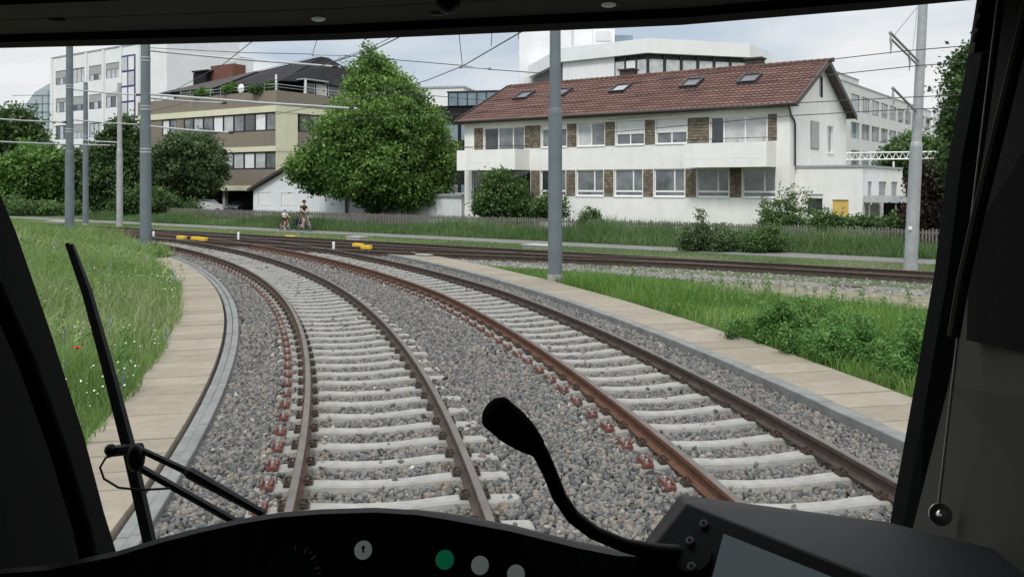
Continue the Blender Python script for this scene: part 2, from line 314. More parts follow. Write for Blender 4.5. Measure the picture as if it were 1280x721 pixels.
def straight_track(of, s0, s1, label, n):
    c = so_(s0, 0, -.34); root = empty('railway_track', c, 0, label, 'railway track'); off = tuple(c)
    for d in (-.7525, .7525):
        pts = []; s = s0
        while s <= s1: p = so_(s, of(s) + d); pts.append((p.x, p.y)); s += 1.5
        rail_mesh(pts, [m_rail_dark, m_railtop], root, off)
    for i in range(n):
        s = s0 + .3 + i * .65; p = so_(s, of(s)); q = SL.copy(); link(q, root); q.location = (p.x - c.x, p.y - c.y, .34 - .03); q.rotation_euler = (0, 0, math.atan2(AN[1], AN[0]) + random.uniform(-.01, .01))
def offB(s):
    t = min(max((s - 4.0) / 19, 0), 1); return -2.9 * t * t * (3 - 2 * t)
straight_track(lambda s: 0., -9, 74, 'dark railway track running straight across in front of the grass verge and path', 98)
straight_track(lambda s: offB(s) - .0, 4.2, 74, 'branch railway track splitting off the straight track at its switch', 80)
for o in protos: bpy.data.objects.remove(o)

# ------------------------------------------------------------------ setting: ground, ballast, walkways, path
def strip_sheet(name, mat, s0, s1, o0, o1, z, kind='structure', n=40):
    mb = MB()
    for i in range(n):
        a = s0 + (s1 - s0) * i / n; b = s0 + (s1 - s0) * (i + 1) / n
        mb.quad(so_(a, o0, z), so_(a, o1, z), so_(b, o1, z), so_(b, o0, z))
    return tag(mb.build(name, mat), kind=kind)
g = MB(); g.quad((-2500, -300, -.42), (2500, -300, -.42), (2500, 3500, -.42), (-2500, 3500, -.42)); tag(g.build('ground', m_ground), kind='structure')
def arc_sheet(name, mat, ra, rb, t0, t1, z, n=90, nr=1):
    mb = MB(); vs = []
    for i in range(n + 1):
        th = t0 + (t1 - t0) * i / n
        for j in range(nr + 1): x, y = pol(ra + (rb - ra) * j / nr, th); vs.append((x, y, z))
    mb.add(vs, [(i * (nr + 1) + j, i * (nr + 1) + j + 1, (i + 1) * (nr + 1) + j + 1, (i + 1) * (nr + 1) + j) for i in range(n) for j in range(nr)])
    return tag(mb.build(name, mat), kind='structure')
arc_sheet('ballast_bed', m_ballast, 66.9, 75.45, -4, 60, -.262)
sh_ = arc_sheet('ballast_shoulder', m_ballast, 68.35, 69.3, 0, 34, 0)
for v_ in sh_.data.vertices: r_ = math.hypot(v_.co.x - CX, v_.co.y - CY); v_.co.z = -.155 if r_ < 68.8 else -.27
strip_sheet('straight_ballast_bed', m_ballast_l, -22, 34, -4.2, 1.7, -.150 - .085)
strip_sheet('straight_ballast_bed', m_ballast, 34, 90, -3.2, 1.7, -.250)
strip_sheet('mown_verge', m_mown, -40, 110, 1.7, 5.25, -.20)
strip_sheet('path', m_path, -40, 120, 5.25, 7.35, -.17)
strip_sheet('grass_bank_soil', m_ground, -40, 120, 7.35, 16, -.19)
pz = -.166
mbp = MB(); mbp.quad(so_(-2.0, 5.3, pz), so_(-40, 5.3, pz), so_(-40, 30, pz), so_(-2.8, 30, pz)); tag(mbp.build('side_road', m_path), kind='structure')
mbd = MB(); mbd.quad(so_(-14, -7.4, -.17), so_(-14, -2.6, -.17), so_(6, -2.6, -.17), so_(4.5, -5.8, -.17)); tag(mbd.build('dirt_patch', m_dirt), kind='structure')
def mound(x, y):
    r = np.hypot(np.asarray(x) - CX, np.asarray(y) - CY); d = np.clip((67.4 - r) / 4.2, 0, 1); d = d * d * (3 - 2 * d)
    e = np.clip((np.asarray(y) - 4) / 14., 0, 1)
    return -.13 + .52 * d * e + .10 * (vnoise(x, y, .35, 3) - .5) * d
# meadow inside the curve, a gently mounded sheet
n1, n2 = 70, 26; vs = []
for i in range(n1 + 1):
    th = -4 + 60 * i / n1
    for j in range(n2 + 1):
        r = 67.24 - 26 * (j / n2) ** 1.3; x, y = pol(r, th); vs.append((x, y, float(mound(x, y))))
tag(MB().add(vs, [(i * (n2 + 1) + j, i * (n2 + 1) + j + 1, (i + 1) * (n2 + 1) + j + 1, (i + 1) * (n2 + 1) + j) for i in range(n1) for j in range(n2)]).build('meadow_ground', m_ground, smooth=True), kind='structure')
arc_sheet('right_meadow_ground', m_ground, 76.7, 96, -8, 34, -.18)
def walkway(ra, rb, t0, t1, slab):
    mb = MB(); st = math.degrees(slab / rb); th = t0; g_ = math.degrees(.02 / rb)
    while th < t1:
        mb.tv = random.random(); dz = random.uniform(-.004, .004); q = []
        for r, t in ((ra, th + g_), (rb, th + g_), (rb, th + st), (ra, th + st)): x, y = pol(r, t); q.append((x, y, -.10 + dz))
        mb.hexa([(x, y, -.3) for x, y, z in q][::-1], q[::-1]); th += st
    return tag(mb.build('walkway', m_slab, bevel=.006), kind='structure')
walkway(67.27, 68.15, 2, 31.8, .5); walkway(75.62, 76.68, -2, 29.6, .62)
def kerb(ra, rb, t0, t1, z):
    mb = MB(); st = math.degrees(1.0 / rb); th = t0; gq = math.degrees(.008 / rb)
    while th < t1:
        dz = random.uniform(-.004, .004); q = []
        for r, t in ((ra, th + gq), (rb, th + gq), (rb, th + st), (ra, th + st)): x, y = pol(r, t); q.append((x, y, z + dz))
        mb.hexa([(x, y, -.4) for x, y, _ in q][::-1], q[::-1]); th += st
    return tag(mb.build('kerb', m_kerb, bevel=.012), kind='structure')
kerb(68.31, 68.41, 2, 31.8, -.095); kerb(68.20, 68.305, 2, 31.8, -.12); kerb(75.40, 75.60, -2, 29.6, -.09)

# ------------------------------------------------------------------ ballast stones (stuff)
ICO = None
def base_stone(kind):
    if kind == 'ico':
        t = (1 + 5 ** .5) / 2; V = np.array([(-1, t, 0), (1, t, 0), (-1, -t, 0), (1, -t, 0), (0, -1, t), (0, 1, t), (0, -1, -t), (0, 1, -t), (t, 0, -1), (t, 0, 1), (-t, 0, -1), (-t, 0, 1)], float) / 1.9
        Fc = np.array([(0, 11, 5), (0, 5, 1), (0, 1, 7), (0, 7, 10), (0, 10, 11), (1, 5, 9), (5, 11, 4), (11, 10, 2), (10, 7, 6), (7, 1, 8), (3, 9, 4), (3, 4, 2), (3, 2, 6), (3, 6, 8), (3, 8, 9), (4, 9, 5), (2, 4, 11), (6, 2, 10), (8, 6, 7), (9, 8, 1)])
    else:
        V = np.array([(x, y, z) for x in (-1, 1) for y in (-1, 1) for z in (-1, 1)], float) / 1.5
        Fc = np.array([(0, 1, 3, 2), (4, 6, 7, 5), (0, 4, 5, 1), (2, 3, 7, 6), (0, 2, 6, 4), (1, 5, 7, 3)])
    return V, Fc
def stones(name, P, size, kind, mat, label):
    n = len(P); V, Fc = base_stone(kind); k = len(V)
    W = V[None] * (1 + RS.uniform(-.38, .36, (n, k, 3)))
    W *= (size[:, None] * RS.uniform(.50, 1.35, (n, 3)))[:, None, :] * np.array([1, 1, .8])
    q = RS.normal(size=(n, 4)); q /= np.linalg.norm(q, axis=1)[:, None]; a, b, c, d = q.T
    Rm = np.stack([1 - 2 * (c * c + d * d), 2 * (b * c - a * d), 2 * (b * d + a * c), 2 * (b * c + a * d), 1 - 2 * (b * b + d * d), 2 * (c * d - a * b), 2 * (b * d - a * c), 2 * (c * d + a * b), 1 - 2 * (b * b + c * c)], 1).reshape(n, 3, 3)
    W = np.einsum('nij,nkj->nki', Rm, W) + P[:, None, :]
    loops = (Fc[None] + (np.arange(n) * k)[:, None, None]).ravel(); tot = np.full(n * len(Fc), Fc.shape[1])
    tone = np.clip(RS.beta(2.0, 2.2, n) + RS.uniform(-.05, .05, n), 0, 1); rr_ = np.hypot(P[:, 0] - CX, P[:, 1] - CY); tt_ = np.degrees(np.arctan2(P[:, 1] - CY, P[:, 0] - CX)); dr_ = np.minimum(np.abs(np.abs(rr_ - r1(tt_)) - .75), np.abs(np.abs(rr_ - r2(tt_)) - .75)); q_ = RS.rand(n) < .5 * np.exp(-(dr_ / .2) ** 2); tone[q_] = RS.uniform(.76, .9, q_.sum())
    o = mesh_np(name, W.reshape(-1, 3), loops, tot, mat, np.repeat(tone, k)); return tag(o, label, 'ballast', None, 'stuff')
def stone_field(y0, y1, sp, x0=-30, x1=9):
    gx, gy = np.meshgrid(np.arange(x0, x1, sp), np.arange(y0, y1, sp)); x = gx.ravel() + RS.uniform(-.5, .5, gx.size) * sp; y = gy.ravel() + RS.uniform(-.5, .5, gx.size) * sp
    r = np.hypot(x - CX, y - CY); th = np.degrees(np.arctan2(y - CY, x - CX)); k = (r > 68.47) & (r < 75.38) & (np.abs(x / y) < .68)
    x, y, r, th = x[k], y[k], r[k], th[k]; z = np.full(len(x), -.216) + .022 * (vnoise(x, y, 1.3, 5) - .5)
    keep = np.ones(len(x), bool)
    for rf in (r1, r2):
        d = r - rf(th); ph = (th - T0) / STEP; fr = np.abs(ph - np.round(ph)) * .6
        ins = (np.abs(d) < 1.16) & (fr < .100 + .012 * RS.rand(len(x))); pk = .02 + (.45 if rf is r2 else .12) * (np.abs(d) > .98); keep &= ~(ins & (RS.rand(len(x)) > pk)); z[(np.abs(d) < 1.16) & (fr < .15)] -= .018
        inn = (np.abs(d) < 1.2); z[inn] -= .004; z[(np.abs(np.abs(d) - .7525) < .16)] -= .02; z[ins] += .045
        mid = np.abs(d) < .5; z[mid] -= .022
    z += .075 * np.clip((69.3 - r) / .8, 0, 1)
    return np.c_[x, y, z][keep]
P = np.concatenate([stone_field(5.6, 13, .041, -9, 8), stone_field(5.6, 13, .065, -9, 8) + np.array([0, 0, .014])])
stones('ballast_gravel', P, RS.uniform(.017, .042, len(P)) , 'ico', m_stone, 'grey and brown ballast stones lying between the curved tracks')
P = stone_field(13, 27, .062); stones('ballast_gravel', P, RS.uniform(.034, .052, len(P)), 'cube', m_stone, 'ballast stones further along between the curved tracks')
P = stone_field(27, 44, .10, -30, 2); stones('ballast_gravel', P, RS.uniform(.05, .07, len(P)), 'cube', m_stone, 'distant ballast stones towards the switches')
def far_stones():
    n = 42000; s = RS.uniform(-12, 34, n); o = np.concatenate([RS.uniform(-4.0, -.85, n * 2 // 3), RS.uniform(-.6, .6, n - n * 2 // 3)])
    p = A0[None] + s[:, None] * AD + o[:, None] * AN; r = np.hypot(p[:, 0] - CX, p[:, 1] - CY)
    z = -.235 + .03 * RS.rand(n) + .03 * np.clip(-o - 2.4, 0, 1.2); k = (r > 76.75) & (np.abs(p[:, 0] / p[:, 1]) < .7); return np.c_[p, z][k]
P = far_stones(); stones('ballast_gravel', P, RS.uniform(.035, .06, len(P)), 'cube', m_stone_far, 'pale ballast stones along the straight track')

# ------------------------------------------------------------------ grass, flowers (stuff)
def blades(name, P, h, wd, lean, tone, mat, label, cat='grass'):
    n = len(P); a = RS.uniform(0, 2 * np.pi, n); b = RS.uniform(0, 2 * np.pi, n); wv = np.c_[np.cos(a), np.sin(a), np.zeros(n)] * (wd / 2)[:, None]
    ld = np.c_[np.cos(b), np.sin(b), np.zeros(n)] * (h * lean)[:, None]; up = np.array([0, 0, 1.])
    v0 = P - wv; v1 = P + wv; mid = P + up * (h * .55)[:, None] + ld * .3; v2 = mid + wv * .8; v3 = mid - wv * .8; tip = P + up * (h * (1 - .25 * lean))[:, None] + ld
    V = np.stack([v0, v1, v2, v3, tip], 1).reshape(-1, 3); base = (np.arange(n) * 5)[:, None]
    loops = (base + np.array([0, 1, 2, 3, 3, 2, 4])[None]).ravel(); tot = np.tile([4, 3], n)
    o = mesh_np(name, V, loops, tot, mat, np.repeat(np.clip(tone, 0, 1), 5)); return tag(o, label, cat, None, 'stuff')
def scatter(n, x0, x1, y0, y1, fn):
    x = RS.uniform(x0, x1, n); y = RS.uniform(y0, y1, n); k = fn(x, y); return x[k], y[k]
def in_left(x, y): r = np.hypot(x - CX, y - CY); th = np.degrees(np.arctan2(y - CY, x - CX)); return (r < 67.3 + .16 * (vnoise(x, y, 1.1, 2) - .4) + 1.05 * np.clip((th - 31.3) / .8, 0, 1)) & (r > 45) & (x / y > -.72)
def left_layer(n, y0, y1, hs, ws):
    x, y = scatter(n, -34, -2.5, y0, y1, in_left); z = mound(x, y) - .01; ln = len(x); v = vnoise(x, y, .55, 8)
    r = np.hypot(x - CX, y - CY); ed = np.clip((67.4 - r) / .7, .55, 1); ed = np.where(y > 29, 1.05, ed)
    h = hs * RS.uniform(.45, 1.2, ln) * (.6 + .8 * v) * ed; return np.c_[x, y, z], h, ws * RS.uniform(.6, 1.3, ln), RS.uniform(.15, .75, ln), .15 + .6 * vnoise(x, y, .3, 9) * RS.uniform(.5, 1.3, ln) + .2 * RS.rand(ln)
A = [left_layer(170000, 5.5, 13, .46, .009), left_layer(150000, 13, 24, .58, .014), left_layer(110000, 24, 45, .68, .026)]
blades('meadow_grass', *[np.concatenate(c) for c in zip(*A)], m_grass, 'tall green meadow grass inside the left hand curve')
def in_right(x, y):
    r = np.hypot(x - CX, y - CY); o = (x - A0[0]) * AN[0] + (y - A0[1]) * AN[1]
    return (r > 76.66 + .12 * (vnoise(x, y, 1.1, 2) - .3)) & (o < -3.3 - 1.4 * (vnoise(x, y, .5, 12) - .3)) & (x / y < .72)
def right_layer(n, y0, y1, hs, ws):
    x, y = scatter(n, -2, 20, y0, y1, in_right); ln = len(x); v = vnoise(x, y, .45, 21); o = (x - A0[0]) * AN[0] + (y - A0[1]) * AN[1]
    s = (x - A0[0]) * AD[0] + (y - A0[1]) * AD[1]
    dry = np.clip((o + 7.2 + 1.5 * (vnoise(x, y, .6, 77) - .5)) / 1.3, 0, 1) * np.clip((6.5 - s) / 2.5, 0, 1); kp = RS.rand(ln) > dry * .93
    h = hs * RS.uniform(.4, 1.15, ln) * (.5 + .9 * v) * np.clip(1 - .85 * np.clip((o + 7.5) / 3.6, 0, 1), .15, 1)
    t = .15 + .6 * vnoise(x, y, .5, 4) * RS.uniform(.5, 1.3, ln) + .2 * RS.rand(ln)
    q = [np.c_[x, y, np.full(ln, -.19)], h, ws * RS.uniform(.6, 1.3, ln), RS.uniform(.15, .7, ln), t]; return [c[kp] for c in q]
A = [right_layer(110000, 7, 15, .40, .010), right_layer(110000, 15, 33, .42, .017)]
blades('verge_grass', *[np.concatenate(c) for c in zip(*A)], m_grass_r, 'bright green grass between the right walkway and the straight track')
def so_layer(n, s0, s1, o0, o1, hf, ws, z, tf):
    s = RS.uniform(s0, s1, n); o = RS.uniform(o0, o1, n); p = A0[None] + s[:, None] * AD + o[:, None] * AN
    return np.c_[p, np.full(n, z)], hf(s, o), ws * RS.uniform(.6, 1.3, n), RS.uniform(.15, .6, n), tf(s, o)
n = 70000
blades('bank_grass', *so_layer(n, -2.3, 62, 7.3, 10.6, lambda s, o: (.30 + .55 * np.clip((o - 7.3) / 1.5, 0, 1)) * RS.uniform(.45, 1.15, n) * (.50 + .9 * vnoise(s, o, .55, 1)) * (1 + .35 * np.exp(-((s - 13.5) / 5) ** 2)), .022, -.2, lambda s, o: .1 + .6 * vnoise(s, o, .4, 6) * RS.uniform(.5, 1.4, n) + .15 * RS.rand(n)), m_grass_d, 'tall dark green grass on the bank in front of the picket fence')
n2_ = 60000
blades('mown_grass', *so_layer(n2_, -9, 75, 1.75, 5.2, lambda s, o: .09 * RS.uniform(.5, 1.3, n2_), .022, -.2, lambda s, o: .25 + .55 * vnoise(s, o, .35, 16) + .35 * RS.rand(n2_)), m_grass_d, 'short mown grass strip between the straight track and the path')
def specks(name, P, size, mat, label, flat=.35, k=6):
    n = len(P); an = np.arange(k) * 2 * np.pi / k; nr = RS.normal(size=(n, 3)) * flat + np.array([0, -.5, .8]); nr /= np.linalg.norm(nr, axis=1)[:, None]
    u = np.cross(nr, np.array([1, .1, 0.])); u /= np.linalg.norm(u, axis=1)[:, None]; v = np.cross(nr, u)
    V = P[:, None, :] + size[:, None, None] * (np.cos(an)[None, :, None] * u[:, None, :] + np.sin(an)[None, :, None] * v[:, None, :])
    o = mesh_np(name, V.reshape(-1, 3), np.arange(n * k), np.full(n, k), mat); return tag(o, label, 'flowers', None, 'stuff')
x, y = scatter(15000, -26, -3, 6, 34, lambda x, y: in_left(x, y) & (vnoise(x, y, .7, 31) > .60)); P = np.c_[x, y, mound(x, y) + RS.uniform(.22, .52, len(x))]
specks('meadow_flowers', P, RS.uniform(.005, .013, len(x)), m_flower_w, 'small white wildflowers scattered in the left meadow grass')
x, y = scatter(420, -26, -3, 8, 30, lambda x, y: in_left(x, y) & (vnoise(x, y, .3, 41) > .5)); nn = 14
hh = np.repeat(RS.uniform(.3, .62, len(x)), nn); f = np.tile(np.linspace(.45, 1, nn), len(x)); X = np.repeat(x, nn) + RS.normal(0, .014, len(hh)); Y = np.repeat(y, nn) + RS.normal(0, .014, len(hh))
specks('meadow_flowers', np.c_[X, Y, mound(X, Y) + hh * f], np.full(len(X), .014), m_flower_b, 'blue spike wildflowers standing in the left meadow', 1.)
x, y = scatter(60, -20, -4, 8, 30, in_left); nn = 16; hh = np.repeat(RS.uniform(.5, .85, len(x)), nn); f = np.tile(np.linspace(.5, 1, nn), len(x)); X = np.repeat(x, nn) + RS.normal(0, .02, len(hh)); Y = np.repeat(y, nn) + RS.normal(0, .02, len(hh))
specks('meadow_flowers', np.c_[X, Y, mound(X, Y) + hh * f], np.full(len(X), .018), M('stalk_pale_green', (.24, .32, .09)), 'pale green flower stalks standing above the left meadow', 1.)
x, y = scatter(260, 3, 16, 9, 20, in_right); P = np.c_[x, y, RS.uniform(.0, .3, len(x))]
specks('verge_flowers', P, RS.uniform(.005, .009, len(x)), m_flower_w, 'tiny white flowers in the right hand verge grass')

# ------------------------------------------------------------------ foliage
def leaves(name, C, sig, per, size, mat, parent, off, tone_c, up=.5, squash=.6):
    """leaf quads gathered in clumps round the points C"""
    n = len(C); L = np.repeat(C, per, 0) + RS.normal(size=(n * per, 3)) * np.repeat(sig, per)[:, None] * np.array([1, 1, squash]); m = len(L)
    nr = RS.normal(size=(m, 3)) + np.array([0, 0, up]); nr /= np.linalg.norm(nr, axis=1)[:, None]; u = np.cross(nr, RS.normal(size=(m, 3))); u /= np.linalg.norm(u, axis=1)[:, None]; v = np.cross(nr, u)
    s = size * RS.uniform(.6, 1.3, m); a = u * s[:, None]; b = v * (s * .62)[:, None]
    V = np.stack([L - a, L + b - a * .1, L + a, L - b - a * .1], 1).reshape(-1, 3) - np.asarray(off)[None]
    t = np.clip(np.repeat(tone_c, per) + RS.normal(0, .12, m), 0, 1)
    return mesh_np(name, V, np.arange(m * 4), np.full(m, 4), mat, np.repeat(t, 4), parent)
def clumps(blobs, n, rmin=.5, rough=.16):
    """clump centres through the outer volume of a set of ellipsoids"""
    B = np.array(blobs, float); wgt = (B[:, 3] * B[:, 4] * B[:, 5]) ** .667; idx = RS.choice(len(B), n * 2, p=wgt / wgt.sum()); d = RS.normal(size=(n * 2, 3)); d /= np.linalg.norm(d, axis=1)[:, None]
    az_ = np.arctan2(d[:, 1], d[:, 0]); lump = vnoise(az_ * 1.3 + idx * 7.3, d[:, 2] * 2.2 + idx * 3.1, 1.15, 5); rr = (rmin + (1 - rmin) * RS.rand(n * 2) ** .45) * (.70 + .50 * lump) * (1 + rough * np.abs(RS.normal(size=n * 2)) * .8); P = B[idx, :3] + d * B[idx, 3:] * rr[:, None]
    q = np.min(np.linalg.norm((P[:, None, :] - B[None, :, :3]) / B[None, :, 3:], axis=2), axis=1); k = q > .42
    P = P[k][:n]; d = d[k][:n]; ns = max(6, n // 14); j = RS.randint(0, len(P), ns); sz = B[:, 3:].mean()       # sprigs that stick out of the outline
    S = np.concatenate([P[j] + (d[j] * .7 + np.array([0, 0, .5]) + RS.normal(0, .25, (ns, 3))) * sz * f for f in (.12, .24, .36)]); nS = len(S)
    P = np.concatenate([P, S]); d = np.concatenate([d, np.tile(d[j], (3, 1))]); n = len(P); k = np.ones(n, bool)
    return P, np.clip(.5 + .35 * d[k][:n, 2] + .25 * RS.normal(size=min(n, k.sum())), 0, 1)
def trunk(parent, off, base, top, r, limbs):
    mb = MB(off); mb.tube([base, Vector(base).lerp(Vector(top), .5) + Vector((.06, .04, 0)), top], [r * 1.25, r * .9, r * .55], 10)
    for e, q in limbs:
        s = Vector(base).lerp(Vector(top), q); e = Vector(e); mb.tube([s, s.lerp(e, .5) + Vector((0, 0, .12)), e], [r * .5, r * .3, r * .1], 6)
    return mb.build('trunk', m_bark, parent, smooth=True)
def tree(kind, base, blobs, n, per, sig, size, mat, label, cat='tree', r=.2, group=None, up=.5):
    blobs = [(b[0], b[1], b[2], b[3] * .86, b[4] * .86, b[5] * .88) for b in blobs]
    base = Vector(base); root = empty(kind, base, 0, label, cat, group); P, t = clumps(blobs, n); t = np.clip(t + .5 * (vnoise(P[:, 0] + P[:, 1], P[:, 2], 1.1, 3) - .5), 0, 1)
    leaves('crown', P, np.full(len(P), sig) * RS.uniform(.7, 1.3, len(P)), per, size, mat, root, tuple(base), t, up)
    zt = max(b[2] for b in blobs); cx = sum(b[0] for b in blobs) / len(blobs); cy = sum(b[1] for b in blobs) / len(blobs)
    trunk(root, tuple(base), base, (cx, cy, zt), r, [((b[0] + b[3] * .5 * math.cos(i), b[1] + b[4] * .5 * math.sin(i), b[2] + b[5] * .3), .35 + .08 * (i % 4)) for i, b in enumerate(blobs[:8])])
    return root

# the large linden in front of the houses
tx, ty = -9.2, 57.5
lb = [(tx, ty, 5.0, 3.9, 3.9, 3.7), (tx + .3, ty, 8.0, 2.6, 2.5, 2.3), (tx + .1, ty, 9.8, 1.3, 1.2, 1.45), (tx - 3.2, ty, 3.5, 2.1, 2.5, 1.7), (tx + 3.0, ty, 3.9, 2.2, 2.5, 2.0), (tx + 1.7, ty - .3, 6.9, 2.2, 2.3, 1.9), (tx - 1.3, ty, 6.4, 2.0, 2.3, 1.9), (tx, ty - 2.6, 3.6, 3.0, 2.0, 2.2), (tx + 1.3, ty - 1.6, 2.2, 2.9, 2.1, 1.4), (tx - 4.5, ty, 3.6, 1.3, 1.3, 1.2), (tx + 3.5, ty, 5.6, 1.4, 1.6, 1.5), (tx + 4.1, ty, 2.8, 1.1, 1.4, 1.2), (tx - .4, ty - 2.2, 6.0, 2.1, 1.9, 1.7)]
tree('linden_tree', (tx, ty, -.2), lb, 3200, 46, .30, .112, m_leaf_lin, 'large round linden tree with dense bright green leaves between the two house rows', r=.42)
# trees and bushes along the left
def blob_px(px, py, Y, rx, rz, ry=None): p = at(px, py, Y); return (p.x, p.y, p.z, rx * Y / F, (ry or rx) * Y / F, rz * Y / F)
def tree_px(kind, bx, Y, bl, n, per, sig, size, mat, label, cat='tree', r=.2, z=-.2, group=None):
    if kind == 'shrub': n = int(n * .8); per = int(per * .62); sig *= 1.15
    b = Vector(((bx - 640) / F * Y, Y, z)); return tree(kind, b, [blob_px(*q[:2], Y + (q[4] if len(q) > 4 else 0), q[2], q[3]) for q in bl], n, per, sig, size, mat, label, cat, r, group)
GL = 'trees and bushes along the left side of the path'
tree_px('broadleaf_tree', 20, 92, [(15, 175, 36, 42), (0, 205, 30, 40), (35, 195, 30, 40)], 500, 30, .55, .24, m_leaf_dark, 'dark tree at the far left, taller than the light green bush in front of it', group=GL)
tree_px('broadleaf_tree', 42, 82, [(40, 222, 34, 38), (62, 230, 26, 34), (20, 235, 24, 32), (45, 205, 24, 24)], 800, 30, .38, .19, m_leaf_lite, 'light green leafy tree left of the two leftmost poles', group=GL)
tree_px('broadleaf_tree', 96, 84, [(92, 232, 26, 36), (84, 215, 18, 26), (100, 215, 20, 26)], 450, 30, .38, .19, m_leaf_grey, 'grey green tree directly behind the two leftmost poles', group=GL)
tree_px('conifer_tree', 145, 80, [(150, 190, 20, 40), (135, 215, 26, 46), (165, 215, 24, 46), (148, 235, 34, 36), (158, 170, 12, 26), (128, 245, 22, 24)], 1000, 30, .34, .17, m_leaf_dark, 'tall dark green tree behind the pale galvanised pole, with pointed top', group=GL, r=.25)
tree_px('broadleaf_tree', 232, 72, [(232, 205, 44, 34), (215, 225, 30, 36), (255, 215, 28, 34), (235, 185, 30, 20), (205, 240, 22, 24), (262, 200, 22, 18)], 1100, 32, .30, .14, m_leaf_grey, 'broad grey green bushy tree in front of the terraced yellow building', group=GL)
tree_px('shrub', 205, 66, [(200, 255, 26, 18), (165, 255, 22, 20), (235, 262, 16, 9)], 380, 30, .25, .13, m_leaf_dark, 'low dark shrub under the bushy tree by the path', 'shrub', .08)
tree_px('shrub', 20, 76, [(25, 262, 40, 12), (75, 262, 34, 10)], 300, 30, .25, .13, m_leaf_mid, 'low hedge along the far left end of the path', 'hedge', .08)
# shrubs at the white house
tree_px('shrub', 628, 49.0, [(622, 250, 26, 32), (640, 252, 24, 32), (650, 262, 22, 18), (606, 262, 14, 16), (628, 228, 18, 16)], 700, 32, .17, .085, m_leaf_mid, 'tall shrub covering the ground floor window under the left balcony', 'shrub', .06)
tree_px('shrub', 690, 46.5, [(683, 260, 16, 15), (698, 262, 12, 14)], 240, 30, .15, .08, m_leaf_mid, 'small shrub at the house wall beside the central pole', 'shrub', .05)
tree_px('shrub', 1075, 36.5, [(1060, 281, 20, 9), (1090, 281, 22, 8), (1030, 278, 12, 10), (1115, 279, 14, 8)], 340, 30, .14, .075, m_leaf_mid, 'creeping bush along the picket fence in front of the yellow door', 'shrub', .05)
tree_px('shrub', 1152, 36, [(1160, 255, 15, 38), (1160, 225, 10, 22), (1150, 280, 15, 24), (1168, 280, 15, 26), (1160, 295, 20, 14)], 700, 32, .22, .09, m_leaf_red, 'dark purple leaved shrub behind the right hand pole', 'shrub', .08)
tree_px('hedge', 1200, 37, [(1195, 265, 22, 26), (1215, 270, 24, 28), (1190, 285, 20, 18)], 450, 30, .22, .09, m_leaf_dark, 'green hedge behind the purple shrub at the right windscreen edge', 'hedge', .08)
tree_px('broadleaf_tree', 1137, 62, [(1132, 200, 20, 22), (1120, 205, 14, 16), (1140, 185, 12, 12)], 380, 30, .3, .15, m_leaf_mid, 'green tree behind the truss beam, left of the right hand pole', r=.15)
tree_px('broadleaf_tree', 1172, 60, [(1172, 205, 26, 26), (1165, 190, 16, 14), (1190, 215, 22, 30)], 520, 30, .3, .15, m_leaf_mid, 'green tree behind the truss beam, right of the right hand pole', r=.15)
tree_px('broadleaf_tree', 1240, 33, [(1225, 130, 36, 52), (1218, 185, 32, 48), (1235, 90, 34, 34), (1205, 205, 20, 30), (1250, 150, 50, 80)], 1300, 32, .26, .095, m_leaf_dark, 'tall dark tree cut off by the right windscreen pillar', r=.25)
# weeds in the right verge
def weed_patch(bx, Y, w_, h_, n, lab, ls=.026, mat=None, kind='weed', cat='weeds', grp='leafy weed clumps on the right verge', sp=.05, br=.11):
    c = Vector(((bx - 640) / F * Y, Y, -.2)); bl = []
    for i in range(n): a = random.uniform(0, 6.28); r_ = w_ * random.random() ** .6; hh = h_ * random.uniform(.5, 1.15); hh *= 1 - .45 * (r_ / w_) ** 2; bl.append((c.x + r_ * math.cos(a), c.y + r_ * .7 * math.sin(a), -.2 + hh * .55, br * random.uniform(.9, 1.6), br * 1.1, hh * .55))
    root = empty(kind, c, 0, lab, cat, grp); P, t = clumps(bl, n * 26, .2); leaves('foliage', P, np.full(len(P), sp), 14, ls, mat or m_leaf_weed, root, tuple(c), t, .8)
    q = MB(tuple(c))
    for b in bl: q.tube([(b[0], b[1], -.22), (b[0] + .02, b[1], b[2]), (b[0], b[1], b[2] + b[5] * .9)], [.006, .005, .003], 5)
    q.build('stems', m_grass_r, root)
m_leaf_weed = leafmat('weed_leaf', [(.04, .115, .022), (.075, .185, .035), (.13, .26, .06)])
weed_patch(968, 14.6, .75, .70, 22, 'leafy weed clump near the middle of the right verge, left of the others'); weed_patch(1072, 13.2, 1.15, .68, 36, 'widest clump of leafy weeds on the right verge'); weed_patch(1138, 11.6, .55, .80, 18, 'tall leafy weeds beside the right windscreen pillar'); weed_patch(1020, 15.8, .9, .55, 20, 'low leafy weeds behind the gap between the taller clumps')
def weed_stuff(name, n, x0, x1, y0, y1, fn, zf, hs, mat, label):
    x, y = scatter(n, x0, x1, y0, y1, fn); k = 9; h = hs * RS.uniform(.45, 1.1, len(x)); X = np.repeat(x, k); Y = np.repeat(y, k); f = np.tile(np.linspace(.25, 1., k), len(x)); Z = zf(X, Y) + np.repeat(h, k) * f
    C = np.c_[X, Y, Z] + RS.normal(0, .018, (len(X), 3)); o = leaves(name, C, np.full(len(C), .035) * (1.3 - .7 * f), 7, .022, mat, None, (0, 0, 0), np.clip(.2 + .6 * f + RS.normal(0, .1, len(f)), 0, 1), .6, 1.); tag(o, label, 'weeds', None, 'stuff')
weed_stuff('meadow_weeds', 1500, -24, -3, 6, 34, lambda x, y: in_left(x, y) & (vnoise(x, y, .5, 55) > .45), mound, .72, m_leaf_weed, 'leafy weeds standing among the left meadow grass')
weed_stuff('verge_weeds', 420, 2, 16, 8, 24, lambda x, y: in_right(x, y) & (vnoise(x, y, .5, 57) > .5), lambda X, Y: np.full(len(X), -.2), .46, m_leaf_weed, 'small leafy weeds among the right verge grass')
